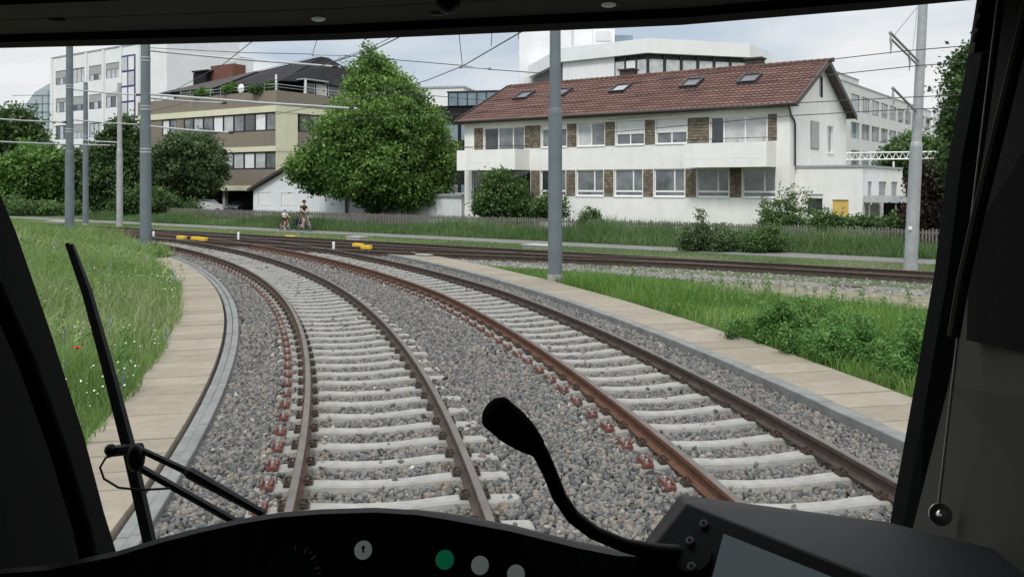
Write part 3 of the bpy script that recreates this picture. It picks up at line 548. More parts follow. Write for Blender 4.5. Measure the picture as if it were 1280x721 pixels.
weed_patch(738, 43.5, .55, 1.75, 11, 'small lone shrub in front of the white plinth right of the central pole', .055, m_leaf_mid, 'shrub', 'shrub', None, .11, .16)
weed_patch(884, 35.0, 1.15, 1.55, 26, 'wide spreading bush on the grass bank in front of the house', .05, m_leaf_grey, 'shrub', 'shrub', None, .11, .17)
weed_patch(958, 34.3, .85, 1.05, 18, 'low leafy bush on the bank right of the wide spreading bush', .05, m_leaf_mid, 'shrub', 'shrub', None, .11, .17)
weed_patch(982, 38.2, 1.15, 2.45, 26, 'tall shrub growing at the right corner of the white house', .06, m_leaf_mid, 'shrub', 'shrub', None, .13, .21)
# poppy
pp = at(97, 436, 11.2); pz_ = float(mound(pp.x, pp.y)); pr = empty('poppy', (pp.x, pp.y, pz_), 0, 'single red poppy in the left meadow', 'flower')
MB((pp.x, pp.y, pz_)).tube([(pp.x, pp.y, pz_), (pp.x + .02, pp.y, pz_ + .2), (pp.x, pp.y, pp.z)], .004, 5).build('stem', M('stem_green', (.08, .14, .03)), pr)
mb = MB((pp.x, pp.y, pz_))
for k in range(5):
    a = k * 1.257; c = Vector((math.cos(a), math.sin(a), 0)); q = Vector((-c.y, c.x, 0)); b = Vector(pp)
    mb.add([b, b + c * .03 + q * .03 + Vector((0, 0, .015)), b + c * .055 + Vector((0, 0, .035)), b + c * .03 - q * .03 + Vector((0, 0, .015))], [(0, 1, 2, 3)])
mb.build('petal_cup', m_poppy, pr)

# ------------------------------------------------------------------ buildings
def facade_mb(L, z0, z1, ops, t=.18, base=0.):
    """wall sheet in local coordinates (x along, y into the building, z up) with real openings and their reveals"""
    mb = MB((0, 0, base)); xs = sorted({0, L, *[o[0] for o in ops], *[o[1] for o in ops]}); zs = sorted({z0, z1, *[o[2] for o in ops], *[o[3] for o in ops]})
    for i in range(len(xs) - 1):
        run = None
        for j in range(len(zs) - 1):
            cx, cz = (xs[i] + xs[i + 1]) / 2, (zs[j] + zs[j + 1]) / 2
            if any(o[0] < cx < o[1] and o[2] < cz < o[3] for o in ops): continue
            mb.quad((xs[i], 0, zs[j]), (xs[i + 1], 0, zs[j]), (xs[i + 1], 0, zs[j + 1]), (xs[i], 0, zs[j + 1]))
    for a, b, c, d in ops:
        mb.quad((a, 0, c), (a, t, c), (b, t, c), (b, 0, c)); mb.quad((a, 0, d), (b, 0, d), (b, t, d), (a, t, d)); mb.quad((a, 0, c), (a, 0, d), (a, t, d), (a, t, c)); mb.quad((b, 0, c), (b, t, c), (b, t, d), (b, 0, d))
    return mb
def window(parent, x0, x1, z0, z1, fm, gm, splits=(), y=.1, fw=.06, base=0., shut=None, trans=None, xf=None, name='window', sill=None):
    """one window: frame mesh with its panes (and shutter) as sub-parts; xf maps (x,y,z) of the facade to the building's frame"""
    xf = xf or (lambda p: p)
    def out(mb): mb.v = [tuple(xf(p)) for p in mb.v]; return mb
    f = MB((0, 0, base)); d = .05
    f.box(x0, x1, y, y + d, z0, z0 + fw); f.box(x0, x1, y, y + d, z1 - fw, z1); f.box(x0, x0 + fw, y, y + d, z0 + fw, z1 - fw); f.box(x1 - fw, x1, y, y + d, z0 + fw, z1 - fw)
    zt = trans
    for s in splits: xx = x0 + (x1 - x0) * s; f.box(xx - fw * .6, xx + fw * .6, y - .005, y + d - .005, (zt or z0) + fw, z1 - fw)
    if zt: f.box(x0 + fw, x1 - fw, y - .003, y + d - .003, zt - fw * .5, zt + fw)
    o = out(f).build(name, fm, parent)
    es = [x0 + fw] + [x0 + (x1 - x0) * s for s in splits] + [x1 - fw]; gms = gm if isinstance(gm, list) else [gm]
    for i in range(len(es) - 1): g = MB((0, 0, base)); g.box(es[i], es[i + 1], y + .02, y + .03, z0 + fw, z1 - fw); out(g).build('pane', gms[i % len(gms)], o)
    if shut: # (material, bottom height)
        sb = MB((0, 0, base)); zz_ = z1 - .01
        while zz_ > shut[1] + .01: sb.box(x0 + .02, x1 - .02, y - .035, y - .012, max(zz_ - .052, shut[1]), zz_); zz_ -= .06
        sb.box(x0 + .02, x1 - .02, y - .03, y - .014, shut[1], z1 - .01); out(sb).build('shutter', shut[0], o)
    if sill: s_ = MB((0, 0, base)); s_.box(x0 - .03, x1 + .03, -.045, y, z0 - .045, z0 - .002); out(s_).build('sill', sill, o)
    return o
def local_x(px, O, ang):
    c, s = math.cos(ang), math.sin(ang); r = (px - 640) / F; return (r * O[1] - O[0]) / (c - r * s)

# --- the white house with the red tiled roof
GZ = -.3; HA = R(-35.88); HL, HD = 19.85, 9.83
hs = empty('white_house', (-2.89, 52.67, GZ), HA, 'long white two storey house with red tiled roof and brown shingle panels', 'house')
LOW = [(.58, 4.88), (5.58, 7.27), (7.96, 9.69), (10.37, 12.06), (12.73, 14.46), (15.13, 16.82), (17.52, 19.17)]
UP = [(1.46, 4.43), (5.63, 7.33), (8.04, 9.77), (10.46, 12.16), (12.84, 14.58), (15.84, 18.74)]
zl0, zl1, zu0, zu1 = 1.88, 3.32, 4.62, 5.90
ops = [(a, b, zl0 if i else .7, zl1) for i, (a, b) in enumerate(LOW)] + [(a, b, zu0 if 0 < i < 5 else 3.75, zu1) for i, (a, b) in enumerate(UP)]
wall = facade_mb(HL, GZ, 6.5, ops, .16, GZ)
# gable ends, back wall, floor
sl = (8.9 - 6.5) / 4.915
gops = [(3.2, 4.55, 4.30, 5.75), (6.15, 7.25, 4.20, 5.65), (4.72, 5.32, 7.05, 8.15)]
ridge_y = 4.915
def gx(p): return (HL - p[0] * 0 + p[1] * -1, p[0], p[2])     # facade frame -> right gable
gm_ = facade_mb(HD, GZ, 6.5, [o for o in gops if o[3] < 6.5], .16, GZ)
wall2 = MB(); wall2.v = [(HL - p[1], p[0], p[2]) for p in gm_.v]; wall2.f = gm_.f; wall2.m = gm_.m; wall2.t = gm_.t
# gable triangle with the small attic opening
tri = MB((0, 0, GZ)); a_, b_, c_, d_ = gops[2]
def rz(y): return 6.5 + sl * (ridge_y - abs(y - ridge_y))
for ya, yb in ((0, a_), (b_, HD)):
    pts = [(HL, ya, 6.5)] + [(HL, y_, rz(y_)) for y_ in ((ya, ridge_y, yb) if ya < ridge_y < yb else (ya, yb))] + [(HL, yb, 6.5)]
    pts = [p for i, p in enumerate(pts) if i == 0 or (Vector(p) - Vector(pts[i - 1])).length > .001]; tri.add(pts[::-1], [tuple(range(len(pts)))])
tri.add([(HL, a_, 6.5), (HL, b_, 6.5), (HL, b_, c_), (HL, a_, c_)], [(0, 1, 2, 3)]); tri.add([(HL, a_, d_), (HL, b_, d_), (HL, b_, rz(b_)), (HL, ridge_y, rz(ridge_y)), (HL, a_, rz(a_))], [(0, 1, 2, 3, 4)])
tri.add([(0, 0, GZ), (0, HD, GZ), (0, HD, 6.5), (0, ridge_y, 8.9), (0, 0, 6.5)], [(0, 1, 2, 3, 4)]); tri.add([(0, HD, GZ), (HL, HD, GZ), (HL, HD, 6.5), (0, HD, 6.5)], [(0, 1, 2, 3)])
for extra in (wall2, tri):
    b = len(wall.v); wall.v += extra.v; wall.f += [tuple(i + b for i in f) for f in extra.f]; wall.m += extra.m; wall.t += extra.t
wall.build('wall', m_white, hs)
dk = MB((0, 0, GZ)); dk.box(.3, HL - .3, .9, HD - .3, GZ + .05, 6.3); dk.build('interior', m_void, hs)
# shingle panels between the windows, standing 3 mm proud of the wall with overlapping shingles
m_shingle = M('shingle_brown', (.80, .80, .80), ONE, 6, .9, tone=[(0, (.12, .10, .07)), (.5, (.18, .15, .108)), (1, (.24, .205, .15))])
def shingles(x0, x1, z0, z1):
    mb = MB((0, 0, GZ)); mb.tv = .1; mb.box(x0, x1, -.012, -.003, z0, z1); z = z0; row = 0; hh = .15; ww = .19
    while z < z1 - .02:
        x = x0 - (ww / 2 if row % 2 else 0)
        while x < x1 - .01:
            xa, xb = max(x, x0) + .008, min(x + ww, x1) - .008
            if xb - xa > .02:
                mb.tv = random.random(); zt = min(z + hh, z1)
                mb.add([(xa, -.042, z + .012), (xb, -.042, z + .012), (xb, -.016, zt), (xa, -.016, zt), (xa, -.012, z + .012), (xb, -.012, z + .012)], [(0, 1, 2, 3), (4, 5, 1, 0)])
            x += ww
        z += hh; row += 1
    return mb.build('shingle_panel', m_shingle, hs)
for a, b in [(4.93, 5.53), (7.32, 7.91), (9.74, 10.32), (12.11, 12.68), (14.51, 15.08), (16.87, 17.47)]: shingles(a, b, zl0, zl1)
for a, b in [(.76, 1.42), (4.48, 5.58), (7.38, 7.99), (9.82, 10.41), (12.21, 12.79), (14.63, 15.79), (18.79, 19.23)]: shingles(a, b, zu0, zu1)
for i, (a, b) in enumerate(LOW):
    if i == 0: window(hs, a, b, .7, zl1, m_frame, [m_glass, m_glass_g, m_glass], (.30, .62), base=GZ)
    else: window(hs, a, b, zl0, zl1, m_frame, [m_glass_g, m_glass_g] if i != 1 else [m_glass, m_glass_g], (.66 if i != 2 else .66,), base=GZ, trans=zl0 + .26, sill=m_frame)
for i, (a, b) in enumerate(UP):
    if i == 0: window(hs, a, b, 3.75, zu1, m_frame, [m_glass, m_glass_g, m_glass_g], (.36, .72), base=GZ)
    elif i == 5: window(hs, a, b, 3.75, zu1, m_frame, [m_glass, m_glass_c, m_glass_c], (.24, .62), base=GZ)
    else: window(hs, a, b, zu0, zu1, m_frame, [m_glass_c, m_glass_g] if i == 2 else m_glass_g, (.5,), base=GZ, shut=(m_blind, zu0 + .58) if i in (3, 4) else ((m_blind, zu1 - .28) if i == 1 else None), sill=m_frame)
gxf = lambda p: (HL - p[1], p[0], p[2])
window(hs, *gops[0], m_shut, m_shut, (), y=-.02, base=GZ, shut=(m_shut, gops[0][2] + .05), xf=gxf); window(hs, *gops[1], m_frame, m_glass_g, (.4,), base=GZ, xf=gxf, sill=m_frame); window(hs, *gops[2], m_frame, m_glass_g, (), base=GZ, xf=gxf)
# balconies
def balcony(x0, x1, dep, z0, z1):
    mb = MB((0, 0, GZ)); t = .12
    mb.box(x0, x1, -dep, -.003, z0, z0 + .14); mb.box(x0, x1, -dep - t, -dep, z0 - .02, z1); mb.box(x0 - t, x0, -dep - t + .003, -.003, z0 - .017, z1); mb.box(x1, x1 + t, -dep - t + .003, -.003, z0 - .017, z1); mb.box(x0, x1, -dep - t - .006, -dep - t, z0 + .42, z0 + .44)
    b = mb.build('balcony', m_white, hs); rl = MB((0, 0, GZ))
    rl.tube([(x0 - .06, -.02, z1 + .2), (x0 - .06, -dep - .06, z1 + .2), (x1 + .06, -dep - .06, z1 + .2), (x1 + .06, -.02, z1 + .2)], .018, 6); k = int((x1 - x0) / 1.1)
    for i in range(k + 1): xx = x0 + .03 + (x1 - x0 - .06) * i / k; rl.tube([(xx, -dep - .06, z1 - .02), (xx, -dep - .06, z1 + .2)], .012, 5)
    rl.build('balcony_rail', m_gutter, b); return b
balcony(.72, 4.70, 1.35, 3.36, 4.52); balcony(15.18, 19.08, 1.25, 3.36, 4.52)
# roof: courses of wavy pantiles as real relief
def tiles(front):
    L0, L1 = -.38, 20.3; ey = -.42; per = .30; crs = .36; run = ridge_y - ey; rise = 8.93 - 6.34; ln = math.hypot(run, rise); nr = int(ln / crs); nx = int((L1 - L0) / per * 4); xs = np.linspace(L0, L1, nx)
    wv = .022 * np.sin(xs / per * 2 * np.pi) + .010 * np.sin(xs / per * 4 * np.pi + .6); vs = []; tn = []
    for r_ in range(nr):
        for q, lift in ((0., .034), (.5, .018), (1.03, .0)):
            s = (r_ + q) / nr; jit = .006 * math.sin(r_ * 2.7)
            for x, h_ in zip(xs, wv):
                y = ey + run * s; z = 6.34 + rise * s + lift + h_; vs.append((x, y if front else 2 * ridge_y - y, z)); tn.append(.5 + .5 * math.sin(int((x - L0) / per) * 12.9898 + r_ * 78.2))
    fs = []; 
    for r_ in range(nr):
        for q in range(2):
            b = (r_ * 3 + q) * nx; fs += [(b + i, b + i + 1, b + nx + i + 1, b + nx + i) if front else (b + i + 1, b + i, b + nx + i, b + nx + i + 1) for i in range(nx - 1)]
    mb = MB((0, 0, GZ)); mb.add(vs, fs); mb.t = [abs(v) for v in tn]; return mb
m_roof = M('roof_pantiles', (.72, .72, .72), (1.1, 1.1, 1.1), .9, .85, .1, 60, spec=.15, tone=[(0, (.125, .067, .056)), (.55, (.143, .078, .065)), (1, (.165, .093, .078))])
ta = tiles(True); tb = tiles(False); b0 = len(ta.v); ta.v += tb.v; ta.f += [tuple(i + b0 for i in f) for f in tb.f]; ta.m += tb.m; ta.t += tb.t
roof = ta.build('roof', m_roof, hs)
rb = MB((0, 0, GZ)); x = -.38
while x < 20.2: rb.tv = random.random(); rb.tube([(x, ridge_y, 8.93), (x + .40, ridge_y, 8.955)], [.105, .12], 10); x += .36
rb.build('ridge_tiles', m_roof, roof)
ge = MB((0, 0, GZ)); ge.tube([(-.4, -.52, 6.30), (20.33, -.52, 6.28)], .075, 10); ge.box(-.38, 20.3, -.44, -.40, 6.20, 6.32); ge.box(-.38, 20.3, -.40, .02, 6.20, 6.24)
ge.tube([(19.95, -.52, 6.26), (19.95, -.30, 6.05), (19.93, -.06, 5.78), (19.93, .35, 5.6), (19.93, .55, 5.4), (19.93, .55, 3.4)], .05, 8); ge.build('gutter', m_gutter, hs)
for sx in (-.40, 20.28):
    for sy in (1, -1):
        vb = MB((0, 0, GZ))
        y0_, y1_ = (-.45, ridge_y) if sy > 0 else (2 * ridge_y + .45, ridge_y)
        a = [(sx, y0_, 6.16), (sx, y1_, 8.74), (sx, y1_, 9.03), (sx, y0_, 6.44)]; vb.prism(a, (.06, 0, 0)); vb.build('verge_board', m_gutter, hs)
for sy in (1, -1):
    y0_, y1_ = (-.40, ridge_y) if sy > 0 else (2 * ridge_y + .40, ridge_y); vb = MB((0, 0, GZ)); vb.prism([(-.34, y0_, 6.24), (-.34, y1_, 8.80), (-.34, y1_, 8.84), (-.34, y0_, 6.28)], (20.61, 0, 0)); vb.build('soffit', m_gutter, roof)
m_sky2 = M('skylight_glass', (.05, .055, .06), (.09, .095, .10), 1, .35, spec=.35)
def skylight(cx, open_=0.):
    k = (8.93 - 6.34) / (ridge_y + .42); yc = 2.95; zc = 6.34 + k * (yc + .42); n_ = Vector((0, -k, 1)).normalized(); u = Vector((0, 1, k)).normalized(); c = Vector((cx, yc, zc)) + n_ * .05
    def P(x, s, h): return c + Vector((x, 0, 0)) + u * s + n_ * h
    mb = MB((0, 0, GZ)); W, S = .5, .62
    for xa, xb, sa, sb in ((-W, W, -S, -S + .09), (-W, W, S - .1, S), (-W, -W + .08, -S + .09, S - .1), (W - .08, W, -S + .09, S - .1)): mb.hexa([P(xa, sa, -.04), P(xb, sa, -.04), P(xb, sb, -.04), P(xa, sb, -.04)], [P(xa, sa, .12), P(xb, sa, .12), P(xb, sb, .12), P(xa, sb, .12)])
    s_ = mb.build('skylight', m_framedk, roof); g_ = MB((0, 0, GZ)); g_.hexa([P(-W + .08, -S + .09, .05), P(W - .08, -S + .09, .05), P(W - .08, S - .1, .05 ), P(-W + .08, S - .1, .05)], [P(-W + .08, -S + .09, .06), P(W - .08, -S + .09, .06), P(W - .08, S - .1, .06), P(-W + .08, S - .1, .06)])
    tag(s_); g_.v = g_.v; s_.name = 'skylight'; return s_, g_
for cx, gm in ((2.37, m_sky2), (5.11, m_sky2), (9.16, m_glass_g), (13.54, m_sky2), (16.79, m_sky2)):
    s_, g_ = skylight(cx); s_.parent = hs; g_.build('pane', gm, s_)
for cx in (8.4, 16.2):
    cb = MB((0, 0, GZ)); cb.box(cx - .45, cx + .45, 5.0, 5.6, 8.5, 9.35); cb.box(cx - .52, cx + .52, 4.93, 5.67, 9.35, 9.45); cb.build('chimney', m_roofdk, hs)
# annexe with the yellow door
an = empty('white_annexe', (13.67, 41.7, GZ), HA, 'low flat roofed white annexe with yellow door beside the gable of the house', 'annexe'); AL, AB = 3.1, 8.4
aops = [(.95, 2.0, .75, 1.95), (2.35, 3.0, -.2, 1.82)][:2]; aops = [(.50, 1.32, 1.0, 2.05), (1.75, 2.48, -.15, 1.80)]
fa = facade_mb(AL, GZ, 3.3, aops, .16, GZ); sops = [(1.0, 1.75, 1.55, 2.65), (3.1, 4.7, 1.55, 2.65), (5.8, 7.2, 1.55, 2.65)]
fs_ = facade_mb(AB, GZ, 3.3, sops, .16, GZ); b0 = len(fa.v); fa.v += [(AL - p[1], p[0], p[2]) for p in fs_.v]; fa.f += [tuple(i + b0 for i in f) for f in fs_.f]; fa.m += fs_.m; fa.t += fs_.t
fa.build('wall', m_white, an); ar = MB((0, 0, GZ)); ar.box(-.02, AL + .05, -.05, AB, 3.3, 3.42); ar.build('roof', m_galv, an); ai = MB((0, 0, GZ)); ai.box(.2, AL - .4, .4, AB - .2, GZ + .05, 3.1); ai.build('interior', m_void, an)
window(an, *aops[0], m_frame, m_glass, (), base=GZ, sill=m_frame, shut=(m_blind, 1.85)); dq = MB((0, 0, GZ)); dq.box(1.75, 2.48, .06, .10, -.15, 1.80); dd = dq.build('door', m_door, an); hq = MB((0, 0, GZ)); hq.tube([(1.84, .06, .8), (1.84, .0, .8), (1.95, .0, .8)], .012, 6); hq.build('handle', m_chrome, dd)
axf = lambda p: (AL - p[1], p[0], p[2])
for o in sops: window(an, *o, m_framegrey, m_glass_g, (.5,), base=GZ, xf=axf, shut=(m_shut, o[2] + .1))
cp = empty('glass_canopy', (16.5, 40.05, GZ), HA, 'small glass canopy shelter on thin posts beside the annexe', 'canopy')
q = MB(); q.box(-.1, 2.4, 0, 3.2, 2.20, 2.25); q.build('canopy_roof', m_glass_b, cp); q = MB(); q.box(-.15, 2.45, -.08, -.02, 1.98, 2.30); q.build('fascia', m_glass_c, cp); q = MB(); q.box(0, 2.4, 3.0, 3.1, 0, 2.19); q.build('back_panel', m_framedk, cp)
for xx in (.05, 1.2, 2.35): q = MB(); q.tube([(xx, .05, 0), (xx, .05, 2.19)], .035, 8); q.build('post', m_galv, cp)

# --- generic office blocks
def block(name, O, ang, L, D, z0, z1, label, wallm, rows, cols, fm, gms, splits=(.5,), side=None, parapet=True, roofm=None, fw=.07, shutp=0., cat='building', sidecols=None, fside='right'):
    root = empty(name, (O[0], O[1], z0), ang, label, cat); ops = [(a, b, c, d) for c, d in rows for a, b in cols]
    wl = facade_mb(L, z0, z1, ops, .2, z0); sops = [(a, b, c, d) for c, d in rows for a, b in (sidecols or [])]
    sm = facade_mb(D, z0, z1, sops, .2, z0); b0 = len(wl.v)
    mp_ = (lambda p: (L - p[1], p[0], p[2])) if fside == 'right' else (lambda p: (p[1], D - p[0], p[2]))
    wl.v += [mp_(p) for p in sm.v]; wl.f += [tuple(i + b0 for i in f) for f in sm.f]; wl.m += sm.m; wl.t += sm.t
    e = MB((0, 0, z0)); 
    if fside == 'right': e.quad((0, 0, z0), (0, 0, z1), (0, D, z1), (0, D, z0))
    else: e.quad((L, 0, z0), (L, D, z0), (L, D, z1), (L, 0, z1))
    e.quad((0, D, z0), (0, D, z1), (L, D, z1), (L, D, z0)); b0 = len(wl.v); wl.v += e.v; wl.f += [tuple(i + b0 for i in f) for f in e.f]; wl.m += e.m; wl.t += e.t
    wl.build('wall', wallm, root)
    rf = MB((0, 0, z0)); rf.box(-.06, L + .06, -.06, D + .06, z1, z1 + .18); rf.build('roof', roofm or m_galv, root)
    iv = MB((0, 0, z0)); iv.box(.5, L - .5, .5, D - .5, z0 + .1, z1 - .1); iv.build('interior', m_void, root)
    for (a, b, c, d) in ops:
        g = random.choice(gms); window(root, a, b, c, d, fm, [g, random.choice(gms)], splits, base=z0, fw=fw, shut=(m_shut, c + (d - c) * random.uniform(.3, .8)) if random.random() < shutp else None)
    for (a, b, c, d) in sops: window(root, a, b, c, d, fm, [random.choice(gms)], splits, base=z0, fw=fw, xf=mp_)
    return root
# far left white office with blue framed windows and stair tower
O = (-59.4, 111.4); wa = HA
cols = []
for a, b in ((69.5, 83), (90, 106), (111, 127.5), (132, 149)): cols.append((local_x(a, O, wa), local_x(b, O, wa)))
wo = block('office_building', O, wa, 20.2, 16, -.4, 18.7, 'tall white office block with blue framed windows at the far left', m_white2, [(15.2, 17.0), (11.7, 13.5), (8.25, 10.05), (4.8, 6.6)], cols, m_frameblue, [m_glass_c, m_glass_c, m_glass_g, m_glass], (.33, .66), shutp=.75)
st = MB((0, 0, -.4)); xa, xb = local_x(152.5, O, wa), local_x(169.5, O, wa); st.box(xa, xb, -.10, -.04, 10.3, 17.6); so2 = st.build('stair_window', m_frameblue, wo)
for i in range(2):
    for k in range(4):
        if k == 0 and i == 1: pass
        z0_ = 10.5 + k * 1.78; q = MB((0, 0, -.4)); w_ = (xb - xa) / 2; q.box(xa + .16 + i * w_, xa + w_ - .12 + i * w_, -.14, -.102, z0_, z0_ + 1.55); q.build('pane', m_blind if (i + k) % 3 else m_glass_c, so2)
for i in range(5): q = MB((0, 0, -.4)); xx = [0.25, cols[0][1] + (cols[1][0] - cols[0][1]) / 2, cols[1][1] + (cols[2][0] - cols[1][1]) / 2, cols[2][1] + (cols[3][0] - cols[2][1]) / 2, cols[3][1] + .5][i]; q.box(xx - .22, xx + .22, -.16, -.003, -.4, 18.7); q.build('pilaster', m_white2, wo)
tw = empty('tower_block', (-42.6, 99.9, -.4), wa, 'windowless white tower block adjoining the blue windowed office', 'building')
q = MB((0, 0, -.4)); q.box(0, .01 + 4, .4, 10.2, -.4, 22.6); q.build('wall', m_white2, tw); q = MB((0, 0, -.4)); q.box(-.1, 4.1, .3, 10.3, 22.6, 22.9); q.build('roof', m_galv, tw)
q = MB((0, 0, -.4)); c = Vector((4.2, 9.2, 17.4)); q.tube([c, c + Vector((.5, -.1, .1))], .04, 6); q.ball(c + Vector((.5, -.1, .1)), (.1, .42, .42), 12, 8); q.build('satellite_dish', m_white2, tw)
q = MB((0, 0, -.4)); q.tube([(2.4, 9.9, 14), (2.4, 9.9, 24)], .05, 6); q.build('antenna', m_wire, tw)
# far hazy glass roofed hall
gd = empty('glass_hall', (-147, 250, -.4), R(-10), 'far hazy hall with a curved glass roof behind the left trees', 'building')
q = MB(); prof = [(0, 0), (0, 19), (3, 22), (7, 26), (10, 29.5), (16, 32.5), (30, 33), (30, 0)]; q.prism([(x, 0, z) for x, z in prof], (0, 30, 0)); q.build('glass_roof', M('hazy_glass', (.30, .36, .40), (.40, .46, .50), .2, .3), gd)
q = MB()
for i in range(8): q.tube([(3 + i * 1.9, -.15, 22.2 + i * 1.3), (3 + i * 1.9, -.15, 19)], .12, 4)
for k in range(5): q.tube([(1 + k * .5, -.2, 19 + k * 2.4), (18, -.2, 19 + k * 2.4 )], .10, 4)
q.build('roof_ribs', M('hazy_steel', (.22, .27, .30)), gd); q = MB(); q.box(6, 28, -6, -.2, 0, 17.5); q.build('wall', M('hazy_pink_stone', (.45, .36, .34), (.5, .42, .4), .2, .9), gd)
# grey office far right
GO = (38.4, 100.6); ga = math.atan2(.81, .586); cols = [(4.04 + i * 5.0, 8.05 + i * 5.0) for i in range(10)]
block('office_building', GO, ga, 54, 14, -.4, 14.6, 'long grey office block with rows of large windows, right of the white house', m_grayb, [(11.5, 13.5), (8.1, 10.1), (4.7, 6.7), (1.3, 3.3)], cols, m_framegrey, [m_glass_g, m_glass_b, m_glass], (.33, .66), shutp=.1, fside='left')
q = empty('rooftop_plant_room', (*GO, 14.78), ga, 'grey plant room on the roof of the long grey office block', 'plant room'); b_ = MB(); b_.box(1.5, 15.5, 2, 9, 0, 1.5); b_.build('wall', m_grayb, q); b_ = MB(); b_.box(1.4, 15.6, 1.9, 9.1, 1.5, 1.6); b_.build('roof', m_galv, q)
EO = (70.4, 144.6); block('office_building', EO, HA, 22, 12, -.4, 14.6, 'grey end wing at the far right, closing the long grey office block', m_grayb, [(11.5, 13.5), (8.1, 10.1), (4.7, 6.7)], [(.8 + i * 2.6, 2.9 + i * 2.6) for i in range(8)], m_framegrey, [m_glass_g, m_glass_b], (.33, .66))
q = empty('rooftop_plant_room', (*EO, 14.78), HA, 'taller grey plant room on the end wing at far right', 'plant room'); b_ = MB(); b_.box(.3, 7, 2, 9, 0, 2.9); b_.build('wall', m_grayb, q); b_ = MB(); b_.box(.2, 7.4, 1.9, 9.1, 2.9, 3.05); b_.build('roof', m_galv, q)
# white modern building behind the house
MZ = -.4; mo = empty('modern_building', (14.9, 95, MZ), 0, 'angular white building with a dark ribbon of windows, above the red roof', 'building')
def mloc(p, z): return (p[0], p[1], z)
poly = [(2.2, 117), (5.6, 102.2), (14.9, 95), (27.1, 98.4), (36.5, 113.5), (30, 132), (10, 132)]
def inset(p, k): cx, cy = 18, 112; return [(cx + (x - cx) * k, cy + (y - cy) * k) for x, y in p]
off = (14.9, 95, MZ); q = MB(off); q.prism([mloc(p, 17.0) for p in poly], (0, 0, 1.6)); q.build('fascia', m_white2, mo); q = MB(off); q.prism([mloc(p, MZ) for p in inset(poly, .985)], (0, 0, 13.6 - MZ)); q.build('wall', m_white2, mo)
q = MB(off); q.prism([mloc(p, 13.6) for p in inset(poly, .95)], (0, 0, 3.4)); q.build('window_band', m_framedk, mo)
ip = inset(poly, .965)
for (a, b, n_, wht) in ((1, 2, 8, .55), (2, 3, 6, 0.), (3, 4, 6, 0.)):
    pa, pb = Vector((*ip[a], 0)), Vector((*ip[b], 0)); d = (pb - pa).normalized(); nn_ = Vector((d.y, -d.x, 0))
    for i in range(n_ + 1):
        c = pa.lerp(pb, i / n_); q = MB(off); q.prism([c - d * .12 + Vector((0, 0, 13.6)), c + d * .12 + Vector((0, 0, 13.6)), c + d * .12 - nn_ * .25 + Vector((0, 0, 13.6)), c - d * .12 - nn_ * .25 + Vector((0, 0, 13.6))], (0, 0, 3.4)); q.build('mullion', m_framedk, mo)
        if i < n_:
            e = pa.lerp(pb, (i + 1) / n_); white = i / n_ < wht; q = MB(off); u0, u1 = c.lerp(e, .10), c.lerp(e, .90); z0_, z1_ = (13.6, 17.0) if white else (14.0, 16.4)
            if white: u0, u1 = c.lerp(e, .0), c.lerp(e, 1.)
            q.hexa([u0 + nn_ * .03 + Vector((0, 0, z0_)), u1 + nn_ * .03 + Vector((0, 0, z0_)), u1 + nn_ * .03 + Vector((0, 0, z1_)), u0 + nn_ * .03 + Vector((0, 0, z1_))], [u0 - nn_ * .05 + Vector((0, 0, z0_)), u1 - nn_ * .05 + Vector((0, 0, z0_)), u1 - nn_ * .05 + Vector((0, 0, z1_)), u0 - nn_ * .05 + Vector((0, 0, z1_))])
            q.build('cladding' if white else 'window', m_white2 if white else random.choice([m_glass_c, m_glass_c, m_blind]), mo)
q = MB(off); q.box(5, 20, 104, 120, 18.6, 18.9); q.build('roof', m_galv, mo)
tb_ = empty('service_tower', (1.0, 118, MZ), 0, 'plain white service tower rising behind the red roofed house', 'tower'); q = MB((1.0, 118, MZ)); q.box(1.0, 9.8, 118, 128, MZ, 24.0); q.build('wall', m_white2, tb_); q = MB((1.0, 118, MZ)); q.box(.9, 9.9, 117.9, 128.1, 24.0, 24.25); q.build('roof', m_galv, tb_)
pu = empty('rooftop_unit', (9.0, 106, 18.9), 0, 'white rooftop housing with a dark glazed end, on the angular white building', 'roof housing'); o_ = (9.0, 106, 18.9)
q = MB(o_); q.box(7.6, 9.9, 106, 111, 18.9, 22.2); q.build('stair_housing', m_white2, pu); q = MB(o_); q.box(9.93, 12.6, 106, 111, 18.9, 21.6); q.build('housing', m_white2, pu); q = MB(o_); q.box(10.3, 12.2, 105.9, 105.99, 20.1, 21.3); q.build('louvre', m_grayb, pu); q = MB(o_); q.box(12.63, 14.9, 106.4, 111, 18.9, 20.9); q.build('glazed_end', m_glass_b, pu)
# dark building between the linden and the house
db = empty('dark_building', (-9, 96, MZ), R(-12), 'dark clad building with a glass strip along its roof, between linden and house', 'building')
q = MB(); q.box(0, 11, 0, 12, 0, 11.6); q.build('wall', m_slate, db); q = MB(); q.box(2.0, 10.8, -.2, 10, 11.6, 13.0); rg = q.build('glass_strip', m_glass_b, db); q = MB()
for i in range(9): q.box(2.0 + i * 1.08, 2.12 + i * 1.08, -.26, -.205, 11.6, 13.05)
q.box(1.9, 10.9, -.3, 10, 13.05, 13.2); q.build('mullions', m_framedk, rg)
for r_ in range(3):
    for c_ in range(4): q = MB(); q.box(1 + c_ * 2.5, 3.1 + c_ * 2.5, -.06, -.01, 1.2 + r_ * 3.3, 2.9 + r_ * 3.3); q.build('window', random.choice([m_glass_b, m_glass_g]), db)
q = empty('white_box_building', (-8.6, 112, MZ), R(-12), 'small white block just above the right shoulder of the linden', 'building'); b_ = MB(); b_.box(-4, 2.4, 0, 8, 0, 15.4); b_.build('wall', m_white2, q); b_ = MB(); b_.box(-4.1, 2.5, -.1, 8.1, 15.4, 15.65); b_.build('roof', m_galv, q)

